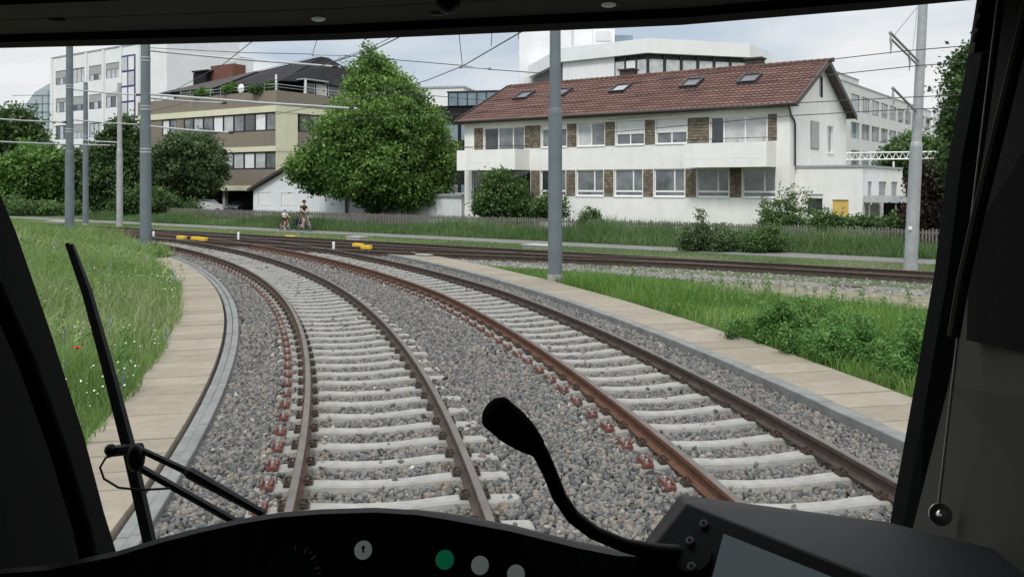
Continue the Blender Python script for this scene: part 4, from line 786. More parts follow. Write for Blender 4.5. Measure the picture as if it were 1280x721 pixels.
# --- terraced yellow and brown building
YA = R(-34); YC = (-20.2, 74.0); YL, YD = 20.0, 16.0; YO = (YC[0] - YL * math.cos(YA), YC[1] - YL * math.sin(YA)); YZ = -.3
yb = empty('terraced_building', (YO[0], YO[1], YZ), YA, 'terraced building with brown pebbled bands, pale yellow strips and dark roof', 'building')
bands = [('brown_band', 9.30, 10.60, m_brown, .00), ('yellow_band', 8.76, 9.30, m_yellow, .06), ('brown_band', 5.82, 7.15, m_brown, .0), ('yellow_band', 5.38, 5.82, m_yellow, .06), ('brown_band', 2.42, 3.84, m_brown, .0), ('yellow_band', 1.98, 2.42, m_yellow, .06)]
for nm, z0_, z1_, mm, pr_ in bands:
    q = MB((0, 0, YZ)); q.box(-.2, YL + pr_, -pr_, .3, z0_, z1_); q.box(YL - .3 + pr_, YL + pr_ + .0, .3, YD, z0_, z1_); q.build(nm, mm, yb)
q = MB((0, 0, YZ)); q.box(YL - 1.0, YL + .03, -.03, 2.6, YZ, 1.98); q.box(YL - .02, YL + .028, -.028, 2.4, 2.42, 8.76); q.build('corner_column', m_yellow, yb)
q = MB((0, 0, YZ)); q.box(.2, YL - .3, 1.2, YD - .2, 2.4, 10.2); q.box(.2, YL - .4, 4.5, YD, YZ, 2.4); q.build('core', m_void, yb)
def yx(px): return local_x(px, YO, YA)
def band_windows(px0, px1, n_, z0_, z1_, gms):
    x0, x1 = yx(px0), yx(px1)
    for i in range(n_):
        a = x0 + (x1 - x0) * i / n_; b = x0 + (x1 - x0) * (i + 1) / n_; window(yb, a + .02, b - .02, z0_ + .02, z1_ - .02, m_framedk, gms[i % len(gms)], (), y=.1, fw=.09, base=YZ)
band_windows(229, 345.6, 9, 7.17, 8.74, [m_glass_g, m_glass_c, m_glass_g, m_blind, m_glass_c, m_glass_g, m_glass, m_blind, m_glass_g]); band_windows(202, 220, 2, 7.17, 8.74, [m_blind, m_glass_g])
q = MB((0, 0, YZ)); q.box(yx(220.2), yx(228.8), .05, .3, 7.15, 8.76); q.build('brown_band', m_brown, yb); q = MB((0, 0, YZ)); q.box(0, yx(201.8), .05, .3, 7.15, 8.76); q.build('brown_band', m_brown, yb)
band_windows(240, 345.6, 8, 3.86, 5.36, [m_glass_c, m_glass_g, m_blind, m_glass_c, m_glass_c, m_blind, m_glass_c, m_glass_g])
yxf = lambda p: (YL - p[1], p[0], p[2])
for a in (2.7, 5.2, 8.4, 10.9): 
    for z0_, z1_ in ((7.17, 8.74), (3.86, 5.36)): window(yb, a, a + 2.3, z0_, z1_, m_framedk, [m_glass, m_glass_g], (.5,), fw=.09, base=YZ, xf=yxf)
q = MB((0, 0, YZ)); 
for a, b in ((5.02, 5.18), (7.52, 8.38), (10.72, 10.88), (13.22, 16)): q.box(YL - .25, YL - .06, a, b, 7.15, 8.76); q.box(YL - .25, YL - .06, a, b, 3.84, 5.38)
q.build('pier', m_brown, yb)
for xx in (8.0, 12.2, 16.4): q = MB((0, 0, YZ)); q.box(xx, xx + .35, .5, .85, YZ, 1.98); q.build('garage_column', m_conc, yb)
def lx(px, y): return local_x(px, (YO[0] - math.sin(YA) * y, YO[1] + math.cos(YA) * y), YA)
# penthouse with dark slate gable and roof
q = MB((0, 0, YZ)); q.box(1.0, YL - 3.2, 3.2, YD - 1, 10.2, 11.7); q.box(YL - 3.2, YL - 1.2, 6.5, YD - 1, 10.2, 11.7); q.build('penthouse_wall', m_framedk, yb)
ph = MB((0, 0, YZ)); e0, e1 = 11.6, 14.7
ph.add([(-.5, 2.2, e0), (9.0, 2.2, e0), (YL - 1.5, 1.9, e0 + .1), (YL - .8, 5.0, e0 + .2), (YL - .8, YD, e0), (-.5, YD, e0), (1.5, 8.0, 13.2), (9.0, 8.0, 14.0), (YL - 3.0, 8.0, e1), (YL - 3.0, 9.0, e1)],
       [(0, 1, 7, 6), (1, 2, 8, 7), (2, 3, 9, 8), (3, 4, 9), (4, 5, 6, 7, 8, 9), (5, 0, 6), (0, 5, 4, 3, 2, 1)]); ph.build('penthouse_roof', [m_slate], yb)
q = MB((0, 0, YZ)); q.add([(-.7, 2.1, e0 + .05), (9.0, 2.1, e0 + .12), (9.0, 8.0, 14.12), (1.5, 8.0, 13.32)], [(0, 1, 2, 3)]); q.add([(9.0, 7.3, 13.85), (YL - 3.2, 7.3, 14.55), (YL - 3.0, 8.1, 14.85), (9.0, 8.1, 14.15)], [(0, 1, 2, 3)]); q.build('roof_sheet', m_roofdk, yb)
band2 = [(1.6, 2.6), (2.7, 3.7), (3.8, 4.8), (4.9, 5.9)]
for a, b in band2: window(yb, a, b, 10.65, 11.65, m_frame, random.choice([m_glass_c, m_blind]), (), y=2.2 + .8, base=YZ)
for i in range(5): window(yb, 3.0 + i * 1.5, 4.3 + i * 1.5, 10.3, 11.9, m_frame, [m_glass, m_blind, m_glass, m_glass_c, m_glass][i], (), base=YZ, xf=lambda p: (YL - 1.15 - p[1] + .1, p[0] + 1.2, p[2]))
q = MB((0, 0, YZ)); q.box(lx(241.5, 6), lx(257, 6), 6.0, 6.9, 12.3, 14.1); q.build('chimney', m_slate, yb); q = MB((0, 0, YZ)); q.box(lx(239.5, 5.8), lx(259, 5.8), 5.8, 7.1, 14.15, 14.3); q.build('chimney_cap', m_slate, yb)
q = MB((0, 0, YZ)); q.box(lx(263.5, 6.6), lx(291, 6.6), 6.6, 8.2, 12.6, 14.75); q.build('brick_chimney', m_brick, yb)
q = MB((0, 0, YZ)); q.tube([(6.5, .12, 11.15), (YL - .1, .12, 11.15), (YL - .1, 8, 11.15)], .03, 6); q.tube([(6.5, .12, 10.9), (YL - .1, .12, 10.9), (YL - .1, 8, 10.9)], .02, 6)
for i in range(10): xx = 6.5 + i * 1.48; q.tube([(xx, .12, 10.55), (xx, .12, 11.3)], .03, 6)
q.build('terrace_rail', m_tube, yb); q = MB((0, 0, YZ)); q.ball((YL - 4.6, .0, 11.0), (.42, .12, .42), 14, 8); q.build('satellite_dish', m_white2, yb)
for xx, yy, hh_ in ((YL - .35, .3, 1.4), (YL - .3, 3.6, 1.3)): q = MB((0, 0, YZ)); q.box(xx - .06, xx + .06, yy - .06, yy + .06, 10.5, 10.6 + hh_); q.build('terrace_post', m_frame, yb)
q = MB((0, 0, YZ)); q.box(YL - 2.3, YL - .28, 3.5, 6.4, 11.9, 12.0); q.build('pergola_roof', m_tube, yb)
Mw = Matrix.Translation((YO[0], YO[1], YZ)) @ Matrix.Rotation(YA, 4, 'Z')
def yw(x, y, z): return Mw @ Vector((x, y, z - YZ))
for i, (xx, zz_, rr, lab) in enumerate(((YL - 2.0, 10.75, .75, 'green trailing plant hanging over the terrace parapet corner'), (YL - 6.4, 11.1, .5, 'potted bush on the terrace left of the satellite dish'), (YL - 10.5, 10.9, .5, 'planter greenery on the left part of the terrace'))):
    c = yw(xx, .1, zz_); tree('terrace_plant', (c.x, c.y, c.z - .3), [(c.x, c.y, c.z, rr * 1.5, rr * .5, rr * .7), (c.x + .5, c.y, c.z + .1, rr, rr * .5, rr * .8)], 60, 24, .14, .09, m_leaf_lite if i else m_leaf_mid, lab, 'plant', .03)

# --- white shed with garages
SA = R(-35.9); sh = empty('white_shed', (-19.75, 66.0, GZ), SA, 'low white shed with brown verge, shuttered windows and metal garage doors', 'shed')
sx = lambda px: local_x(px, (-19.75, 66.0), SA)
SWl = sx(431); ap = sx(371.5); wins = [(sx(323), sx(338.5), .85, 1.90), (sx(351.5), sx(368.5), .85, 1.90)]
fq = facade_mb(SWl, GZ, 2.1, wins, .12, GZ); fq.add([(0, 0, 2.1), (SWl, 0, 2.1), (ap, 0, 4.0)], [(0, 1, 2)]); fq.v[-3:] = [(x, y, z - GZ) for x, y, z in ((0, 0, 2.1), (SWl, 0, 2.1), (ap, 0, 4.0))]
b = MB((0, 0, GZ)); b.quad((0, 0, GZ), (0, 9, GZ), (0, 9, 2.1), (0, 0, 2.1)); bl = len(fq.v); fq.v += b.v; fq.f += [tuple(i + bl for i in f) for f in b.f]; fq.m += b.m; fq.t += b.t
fq.build('wall', m_shed, sh)
for o in wins: window(sh, *o, m_frame, m_glass_g, (), base=GZ, y=.06, shut=(m_blind, o[2] + .08))
for sgn, xa in ((1, -.35), (-1, SWl + .35)):
    q = MB((0, 0, GZ)); q.prism([(xa, -.35, 1.98), (ap, -.35, 4.06), (ap, -.35, 4.28), (xa, -.35, 2.18)], (0, 9.4, 0)); q.build('roof', m_roofdk, sh)
GX0, GX1 = SWl, sx(573); q = MB((0, 0, GZ)); q.box(GX0 + .02, GX1, .3, 6, GZ, 1.75); q.build('garage_wall', m_shed, sh); q = MB((0, 0, GZ)); q.box(GX0 + .02, GX1 + .1, .15, 6.1, 1.75, 1.92); q.build('garage_roof', m_galv, sh)
k = 6
for i in range(k):
    a = GX0 + .25 + (GX1 - GX0 - .3) * i / k; b = GX0 + .1 + (GX1 - GX0 - .3) * (i + 1) / k; q = MB((0, 0, GZ)); q.box(a, b, .24, .296, GZ + .05, 1.55)
    for j in range(9): q.box(a + .1 + (b - a - .2) * j / 9, a + .16 + (b - a - .2) * j / 9, .225, .238, GZ + .1, 1.5)
    q.build('garage_door', m_shed, sh)

# --- picket fence along the bank
def fence(s0, s1, o, label, h=.92):
    c = so_(s0, o, -.2); root = empty('picket_fence', c, 0, label, 'fence', 'picket fences along the grass bank'); off = tuple(c); q = MB(off); s = s0
    up = Vector((0, 0, 1)); u = Vector((*AD, 0)); n_ = Vector((*AN, 0))
    while s < s1:
        p = so_(s, o + random.uniform(-.01, .01), -.14); hh = h + random.uniform(-.05, .03); wd = .075; lean = u * random.uniform(-.02, .02)
        q.hexa([p, p + u * wd, p + u * wd + n_ * .02, p + n_ * .02], [p + lean + up * hh, p + lean + u * wd + up * hh, p + lean + u * wd + n_ * .02 + up * hh, p + lean + n_ * .02 + up * hh]); s += .125
    q.build('picket_panel', m_wood, root)
    for zz_ in (.12, .58): q = MB(off); a, b = so_(s0, o + .03, zz_), so_(s1, o + .03, zz_); q.hexa([a, b, b + n_ * .04, a + n_ * .04], [a + up * .08, b + up * .08, b + n_ * .04 + up * .08, a + n_ * .04 + up * .08]); q.build('fence_rail', m_wood, root)
    s = s0 + .2
    while s < s1: p = so_(s, o + .075, -.2); q = MB(off); q.box(p.x - .045, p.x + .045, p.y - .045, p.y + .045, -.2, .74); q.build('fence_post', m_wood, root); s += 2.5
fence(-2.0, 22, 10.4, 'weathered picket fence stretch in front of the white house and yellow door'); fence(22.05, 60, 10.4, 'weathered picket fence stretch in front of the linden and the shed')

# ------------------------------------------------------------------ poles, brackets, wires
def pole(px, py, Y, r0, r1, zstep, ztop, z0, mat, label, lean=0., bands=()):
    p = at(px, py, Y); c = Vector((p.x, Y, z0)); root = empty('overhead_line_pole', c, 0, label, 'pole'); off = tuple(c)
    def X(z): return Vector((c.x + lean * (z - z0), c.y, z))
    q = MB(off); q.tube([X(z0), X(zstep)], [r0 * 1.03, r0 * .97], 24); q.build('lower_tube', mat, root, smooth=False)
    q = MB(off); q.tube([X(zstep + .002), X(zstep + .10), X(zstep + .18)], [r0 * .97, r0 * .93, r1], 24); q.build('collar', mat, root)
    q = MB(off); q.tube([X(zstep + .17), X(ztop)], [r1, r1 * .85], 24); q.build('upper_tube', mat, root)
    q = MB(off); q.tube([X(z0 - .25), X(z0 + .14)], r0 * 1.12, 24); q.build('concrete_foot', m_conc, root)
    for zb in bands: q = MB(off); rr = (r0 if zb < zstep else r1) * 1.02; q.tube([X(zb), X(zb + .05)], rr, 24); q.tube([X(zb + .12), X(zb + .17)], rr, 24); q.build('clamp_band', m_tube, root)
    for pr_ in root.children:
        for pg in pr_.data.polygons: pg.use_smooth = True
        pr_.data.set_sharp_from_angle(angle=R(40)); pr_.data.update()
    return root
pole(694, 348, 23.6, .192, .158, 4.42, 10, -.08, m_pole, 'thick blue grey pole in the middle, standing by the right walkway')
pole(182, 303, 33.0, .205, .185, 4.6, 10.5, -.3, m_pole, 'thick blue grey pole at left with clamp bands, right of the pale pole', bands=(5.35, 3.72, 7.2))
pole(87, 302, 39.6, .195, .165, 3.9, 10.5, .2, m_pole, 'blue grey pole nearest the left pillar, rising out of the meadow', bands=(4.9, 3.9, 6.9))
pole(107, 281, 55.0, .17, .15, 5.0, 9.0, -.1, m_pole, 'short blue grey pole just right of the leftmost pole', bands=(8.6, 5.5))
pole(149.5, 283, 54.5, .185, .15, 4.6, 8.9, -.1, m_galv, 'pale galvanised pole between the two thick blue grey left poles')
p6 = pole(1138, 336, 26.7, .19, .15, 3.65, 10, -.1, m_galv, 'silver galvanised pole at right behind the straight track', lean=.048)
q = MB((at(1138, 336, 26.7).x, 26.7, -.1)); c = at(1137.5, 285, 26.5); q.box(c.x - .05, c.x + .05, 26.48, 26.50, c.z - .05, c.z + .05); q.build('number_plate', m_frame, p6)
def tube_thing(name, pts, r, mat, label, cat, group=None, extra=None):
    c = Vector(pts[0]); o = MB(tuple(c)).tube(pts, r, 8).build(name, mat, None, smooth=True, loc=c); tag(o, label, cat, group)
    if extra: extra(o, c)
    return o
GA = 'registration arms of the overhead line'
def ins(o, c, pts):
    for p in pts: q = MB(tuple(c)); p = Vector(p); q.tube([p + Vector((-.12, 0, 0)), p + Vector((.12, 0, 0))], [.055, .055], 8); q.build('insulator', m_clip, o)
def arm(px0, py0, Y0, px1, py1, Y1, r, label, insu=True, mat=None):
    a, b = at(px0, py0, Y0), at(px1, py1, Y1)
    return tube_thing('registration_arm', [a, a.lerp(b, .5) + Vector((0, 0, -.03)), b], r * .72, mat or m_tube, label, 'bracket arm', GA, (lambda o, c: ins(o, c, [a.lerp(b, .97)])) if insu else None)
arm(187, 63.5, 33, 426, 84, 34, .055, 'uppermost long grey tube from the left banded pole, ending at the linden top')
arm(187, 118, 33, 446, 136, 34.5, .06, 'long grey tube at mid height from the left banded pole to the linden')
arm(187, 123, 33, 282, 129, 35, .045, 'short grey tube just below the mid height tube on the banded pole')
arm(187, 158, 33, 291, 166, 34, .05, 'lowest short grey tube on the banded pole, over the bushy tree')
arm(92, 112, 39.6, 176, 119, 40, .045, 'grey tube at mid height between the leftmost pole and the banded pole')
arm(92, 150, 39.6, 176, 156, 41, .045, 'lower grey tube between the leftmost pole and the banded pole')
arm(-30, 147, 36, 84, 153, 39.6, .045, 'upper of two grey tubes leaving the picture at the left edge')
arm(-30, 176, 36, 142, 182, 45, .05, 'lower of two grey tubes leaving the picture at the left edge')
arm(104, 175, 54.8, 146, 178, 54.6, .05, 'short grey tube between the short pole and the pale pole', False)
# right pole brackets
def bracket(z0, z1, L, label, dbl):
    base = Vector((12.3 + .048 * (z0 + .1) - .12, 26.6, z0)); e = base + Vector((-.53 * L, -.85 * L, z1 - z0)); o = tube_thing('registration_arm', [base, e], .035, m_framegrey, label, 'bracket arm', GA); c = base
    if dbl: q = MB(tuple(c)); q.tube([base + Vector((0, 0, -.14)), e + Vector((0, 0, -.14))], .03, 8); q.build('lower_tube', m_framegrey, o)
    for t in (.35, 1.): p = base.lerp(e, t); q = MB(tuple(c)); q.tube([p, p + Vector((0, 0, -.18)), p + Vector((.02, 0, -.3)), p + Vector((0, 0, -.55))], [.02, .032, .032, .012], 8); q.build('insulator', m_framegrey, o)
    q = MB(tuple(c)); q.ball(e, .05, 8, 6); q.build('end_clamp', m_framegrey, o); return base, e
B1 = bracket(6.32, 6.38, 5.3, 'upper double dark bracket arm on the right silver pole', True); B2 = bracket(4.78, 5.05, 4.4, 'lower dark bracket arm on the right silver pole', False)
WG = 'overhead line wires'
def wire(pts, label, r=.013): return tube_thing('overhead_wire', pts, r, m_wire, label, 'wire', WG)
def onA(px, py, o=0.):
    r_ = (px - 640) / F; k = (A0 + o * AN); d = AD; s = (r_ * k[1] - k[0]) / (d[0] - r_ * d[1]); Y = k[1] + s * d[1]; return at(px, py, Y)
wire([onA(p, q, -.8) for p, q in ((440, 121), (520, 118), (610, 126), (692, 118), (860, 95), (1035, 75), (1130, 64), (1215, 57), (1300, 52))], 'upper wire crossing the red roof and passing the right pole top')
wire([onA(p, q, 0) for p, q in ((420, 150), (580, 143), (688, 131), (771, 123), (1010, 97), (1075, 90), (1150, 82), (1225, 77), (1300, 72))], 'second wire crossing the red roof, below the upper wire')
wire([onA(p, q, .3) for p, q in ((760, 150), (890, 139), (975, 130), (1130, 122), (1225, 118), (1300, 115))], 'third wire crossing the gable of the house')
wire([onA(p, q, .8) for p, q in ((760, 166), (900, 153), (985, 145), (1130, 137), (1225, 134), (1300, 132))], 'lowest wire across the gable of the house, by the lower bracket')
wire([at(690, 16, 12), at(664, 33, 16), at(578, 83, 24), at(533, 101, 29), at(440, 124, 36), at(300, 152, 52)], 'thick contact wire descending from the header centre to the left', .014)
wire([at(560, 14, 13), at(517, 38, 17), at(470, 61, 22), at(346, 100, 33), at(187, 140, 50)], 'contact wire descending leftwards above the linden', .014)
wire([at(548, 14, 13.5), at(505, 39, 17.5), at(463, 60, 22), at(410, 79, 28)], 'thin wire running just left of the contact wire above the linden', .009)
wire([at(370, 10, 16), at(318, 50, 22), at(280, 80, 28), at(190, 128, 45)], 'contact wire over the terraced building roof', .012)
wire([at(403, 20, 22), at(398, 44, 26), at(391, 67, 28)], 'short drop wire above the left span insulator', .010)
sp_ = [at(693, 93, 23.6), at(612, 87, 25), at(577, 82, 25.6), at(433, 70, 28), at(391, 68, 28.8), at(300, 66, 31), at(187, 60, 33)]
wire(sp_, 'cross span wire tied between the central pole and the banded left pole', .012)
for i, (a, b, lab) in enumerate((((391, 68.5, 28.8), (432, 69.5, 28), 'left insulated link on the cross span wire, beside the linden top'), ((576, 84, 25.6), (612, 86, 25), 'right insulated link on the cross span wire, left of the central pole'))):
    p, q_ = at(*a), at(*b); o = tube_thing('span_insulator', [p, q_], .022, m_tube, lab, 'insulator'); 
    for e in (p, q_): q = MB(tuple(p)); q.ball(e, .05, 8, 6); q.build('clamp', m_framegrey, o)
wire([at(574, 20, 23), at(574, 45, 24.5), at(578, 82, 25.6)], 'short drop wire above the right span insulator', .010)
wire([at(616, 25, 18), at(614, 58, 19.5)], 'short dropper hanging on the thick contact wire', .008)
wire([at(1146, 10, 24), at(1119, 43, 22), at(1119, 44, 22)], 'stay wire from the upper right bracket tip to the pole top', .007)
wire([at(1147, 8, 26.5), at(1141, 62, 24)], 'thin stay wire left of the right pole top', .006)
for i, (y0_, y1_) in enumerate(((60, 95), (95, 118))): pass
wire([at(402, 84, 40), at(430, 116, 40), at(446, 136, 34.5)], 'thin stay from the span to the mid height tube end', .010)
# white lattice boom far right
tr = empty('lattice_boom', at(1056, 200, 53), 0, 'white lattice boom spanning in front of the green trees at right', 'lattice beam'); c = at(1056, 200, 53); p1 = at(1192, 198, 53); off = tuple(c)
q = MB(off); h_ = Vector((0, 0, .42)); 
for z_ in (Vector((0, 0, 0)), h_): q.tube([c + z_, p1 + z_], .05, 6)
for i in range(16): a, b = c.lerp(p1, i / 16), c.lerp(p1, (i + 1) / 16); q.tube([a, a.lerp(b, .5) + h_, b], .03, 5)
q.build('truss', m_frame, tr); q = MB(off); m_ = at(1117, 206, 53); q.tube([(m_.x, 53, -.4), (m_.x, 53, m_.z + .2)], .06, 8); q.build('post', m_frame, tr)
for px in (1060, 1188): q = MB(off); m_ = at(px, 200, 53); q.tube([(m_.x, 53.2, -.4), (m_.x, 53.2, m_.z + .4)], .09, 8); q.build('leg', m_frame, tr)

# ------------------------------------------------------------------ trackside things
def marker(px, py, Y, wpx, label):
    p = at(px, py, Y); c = Vector((p.x, Y, -.22)); root = empty('track_marker', c, AANG + .15, label, 'marker', 'yellow boxes beside the tracks'); w_ = wpx * Y / F; q = MB(); z = p.z + .22
    q.box(-w_ / 2, w_ / 2, -.12, .12, z - .09, z + .06); q.build('cover', m_yel, root, bevel=.02)
    for s in (-1, 1): q = MB(); q.tube([(s * w_ * .32, 0, 0), (s * w_ * .32, 0, z - .08)], .03, 6); q.build('leg', m_galv, root)
    q = MB(); q.box(-w_ * .3, w_ * .3, -.14, .14, .0, z * .45); q.build('motor_box', m_clip, root)
marker(227, 296.5, 41.5, 12, 'leftmost yellow track box, left of a wider pair'); marker(245, 297.5, 41, 12, 'left half of the wide yellow box pair by the meadow'); marker(254, 298.5, 40.3, 11, 'right half of the wide yellow box pair by the meadow')
marker(363, 296, 42.5, 12, 'single yellow track box below the two cyclists'); marker(447.5, 306, 35.5, 13, 'left yellow box of the pair at the right walkway end'); marker(458, 308.5, 34.2, 13, 'right yellow box of the pair at the right walkway end')
for px, py, Y, lab in ((298, 294, 41, 'small white marker post left of the cyclists'), (417, 307, 34.5, 'small white marker post left of the right yellow pair'), (192, 293, 43, 'small white marker post right of the banded pole')):
    p = at(px, py, Y); c = Vector((p.x, Y, -.24)); o = MB(tuple(c)).tube([c, Vector((p.x, Y, p.z - .03)), Vector((p.x, Y, p.z + .12)), Vector((p.x, Y, p.z + .15))], [.04, .05, .055, .03], 10).build('marker_post', m_white2, None, loc=c); tag(o, lab, 'marker post', 'white marker posts between the tracks')
def slabbox(px, py, Y, w_, d_, h_, lab, mat=m_conc):
    p = at(px, py, Y); o = MB(); o.box(-w_ / 2, w_ / 2, -d_ / 2, d_ / 2, 0, h_); o.box(-w_ / 2 - .03, w_ / 2 + .03, -d_ / 2 - .03, d_ / 2 + .03, h_ + .002, h_ + .05); ob = o.build('cable_pit', mat, None, loc=(p.x, Y, -.22), bevel=.015); ob.rotation_euler = (0, 0, AANG); tag(ob, lab, 'cable pit', 'concrete pits beside the tracks')
slabbox(446, 296.5, 41, .9, .5, .22, 'concrete cable pit on the mown strip above the right yellow pair'); slabbox(531, 314, 31.6, .55, .35, .14, 'pale concrete pit at the far end of the right walkway'); slabbox(679, 309, 36.5, 1.6, .8, .14, 'wide pale stone pit on the mown strip left of the central pole')
slabbox(75, 277, 60, 2.6, .6, .15, 'long pale concrete cover on the far left mown strip')
p = at(1062, 356, 22.3); rl = MB(); rl.box(-.42, .42, -.05, .05, 0, .07); ob = rl.build('steel_bar', m_rust, None, loc=(p.x, 22.6, -.2)); ob.rotation_euler = (0, 0, AANG + .05); tag(ob, 'short rusty steel bar lying on the pale ballast at right', 'steel bar')
cb = [(*pol(r1(t) - 1.24, t), -.19) for t in np.arange(5, 32, .5)]; tube_thing('track_cable', cb, .007, m_rubber, 'thin black cable lying along the left sleeper ends', 'cable')

# ------------------------------------------------------------------ cars in the open garage
def car(loc, rz, paint, label):
    root = empty('parked_car', loc, rz, label, 'car', 'cars parked under the terraced building')
    prof = [(-2.1, .35), (-2.12, .75), (-1.95, .95), (-1.3, 1.02), (-.75, 1.42), (.65, 1.45), (1.45, 1.05), (2.0, .95), (2.1, .7), (2.1, .3), (1.75, .28), (-1.7, .28)]
    a = [(x, -.82 if z < 1.1 else -.62, z) for x, z in prof]; b = [(x, .82 if z < 1.1 else .62, z) for x, z in prof]; MB().loft(a, b).build('body', paint, root, bevel=.05)
    for s in (-1, 1):
        q = MB(); q.add([(-1.15, s * .80, 1.06), (1.2, s * .80, 1.08), (.6, s * .655, 1.38), (-.7, s * .655, 1.36)], [(0, 1, 2, 3)]); q.build('window', m_glass, root)
    q = MB(); q.add([(1.42, -.7, 1.09), (1.42, .7, 1.09), (.72, .58, 1.42), (.72, -.58, 1.42)], [(0, 1, 2, 3)]); q.build('windscreen', m_glass, root)
    q = MB(); q.add([(-1.33, -.66, 1.05), (-1.33, .66, 1.05), (-.82, .58, 1.40), (-.82, -.58, 1.40)], [(0, 1, 2, 3)]); q.build('rear_window', m_glass, root)
    for x in (-1.3, 1.32):
        for s in (-1, 1):
            q = MB(); q.tube([(x, s * .68, .32), (x, s * .86, .32)], .32, 20); wq = q.build('wheel', m_rubber, root); q = MB(); q.tube([(x, s * .862, .32), (x, s * .872, .32)], .19, 16); q.build('rim', m_tube, wq)
    for s in (-1, 1): q = MB(); q.box(2.06, 2.13, s * .55 - .15, s * .55 + .15, .68, .82); q.build('headlight', m_glass_c, root)
c = yw(lx(268, 1.6), 1.6, 0); car((c.x, c.y, YZ), YA + R(6), m_carw, 'white car parked in the open garage right of the bushy tree')
c = yw(lx(309, 2.3), 2.3, 0); car((c.x, c.y, YZ), YA + R(-80), m_cardk, 'dark car parked in the open garage next to the white shed')
c = at(213, 260, 77); car((c.x, c.y, YZ), YA, m_carb, 'pale blue car mostly hidden behind the bushy tree and shrub')

# ------------------------------------------------------------------ cyclists
def skinned(name, verts, edges, radii, mat, parent, sub=2):
    me = bpy.data.meshes.new(name); me.from_pydata(verts, edges, []); me.materials.append(mat); o = bpy.data.objects.new(name, me); link(o, parent)
    sk = o.modifiers.new('skin', 'SKIN'); sk.use_smooth_shade = True
    for v, r_ in zip(me.skin_vertices[0].data if me.skin_vertices else [], radii): v.radius = (r_, r_) if not hasattr(r_, '__len__') else r_
    if not me.skin_vertices: pass
    su = o.modifiers.new('subsurf', 'SUBSURF'); su.levels = sub; su.render_levels = sub
    return o
def skin_fix(o, radii, root=0):
    me = o.data
    if not me.skin_vertices:
        import bmesh
        bm = bmesh.new(); bm.from_mesh(me); bm.verts.layers.skin.verify(); bm.to_mesh(me); bm.free()
    for v, r_ in zip(me.skin_vertices[0].data, radii): v.radius = (r_, r_) if not hasattr(r_, '__len__') else r_
    me.skin_vertices[0].data[root].use_root = True
def rider(base, rz, k, label, shirt, shorts, helmet):
    """seated rider facing local +x, k = scale (1 = adult); pedals at hand-picked heights"""
    root = empty('person', base, rz, label, 'person'); V = []; E = []; Rd = []
    def add(p, r_, par=None): V.append(tuple(Vector(p) * k)); Rd.append(r_ * k); (E.append((par, len(V) - 1)) if par is not None else None); return len(V) - 1
    pel = add((-.12, 0, .98), .12); ws = add((-.08, 0, 1.14), .115, pel); ch = add((-.01, 0, 1.34), .135, ws); nk = add((.02, 0, 1.49), .055, ch); hd = add((.05, 0, 1.58), .085, nk); add((.06, 0, 1.68), .09, hd); nose = add((.14, 0, 1.60), .03, hd)
    for s, kn, ft in ((1, (.26, .13, .80), (.10, .11, .36)), (-1, (.22, -.13, .62), (.06, -.11, .20))):
        h_ = add((-.10, s * .10, .96), .085, pel); kk = add(kn, .062, h_); an_ = add(ft, .040, kk); add((ft[0] + .15, ft[1], ft[2] - .05), .035, an_)
        sh_ = add((.0, s * .17, 1.40), .055, ch); el_ = add((.14, s * .24, 1.20), .042, sh_); wr = add((.36, s * .24, 1.10), .032, el_); pm = add((.43, s * .235, 1.08), .032, wr)
        for f_ in range(3): add((.47, s * (.215 + .022 * f_), 1.05), .012, pm)
    o = skinned('body', V, E, Rd, m_skin, root); skin_fix(o, Rd)
    sv = [Vector(p) * k for p in ((-.11, 0, 1.0), (-.08, 0, 1.14), (-.01, 0, 1.34), (.015, 0, 1.45), (.0, .17, 1.40), (.08, .215, 1.29), (.0, -.17, 1.40), (.08, -.215, 1.29))]; sr = [.135 * k, .135 * k, .155 * k, .08 * k, .075 * k, .06 * k, .075 * k, .06 * k]
    o = skinned('shirt', sv, [(0, 1), (1, 2), (2, 3), (2, 4), (4, 5), (2, 6), (6, 7)], sr, shirt, root); skin_fix(o, sr)
    hv = [Vector(p) * k for p in ((-.13, 0, 1.0), (-.10, .10, .97), (.20, .128, .83), (-.10, -.10, .97), (.16, -.128, .67))]; hr = [.14 * k, .105 * k, .085 * k, .105 * k, .085 * k]
    o = skinned('shorts', hv, [(0, 1), (1, 2), (0, 3), (3, 4)], hr, shorts, root); skin_fix(o, hr)
    q = MB(); q.ball(Vector((.045, 0, 1.70)) * k, (.135 * k, .105 * k, .10 * k), 14, 8); q.build('helmet', helmet, root, smooth=True)
    q = MB(); 
    for s in (-1, 1): q.ball(Vector((.13, s * .035, 1.625)) * k, .012 * k, 6, 4)
    q.build('eyes', m_black, root)
    for s, ft in ((1, (.10, .11, .36)), (-1, (.06, -.11, .20))): q = MB(); c = Vector((ft[0] + .07, ft[1], ft[2] - .06)) * k; q.ball(c, (.14 * k, .05 * k, .05 * k), 10, 6); q.build('shoe', m_wht if k < .9 else m_black, root)
    return root
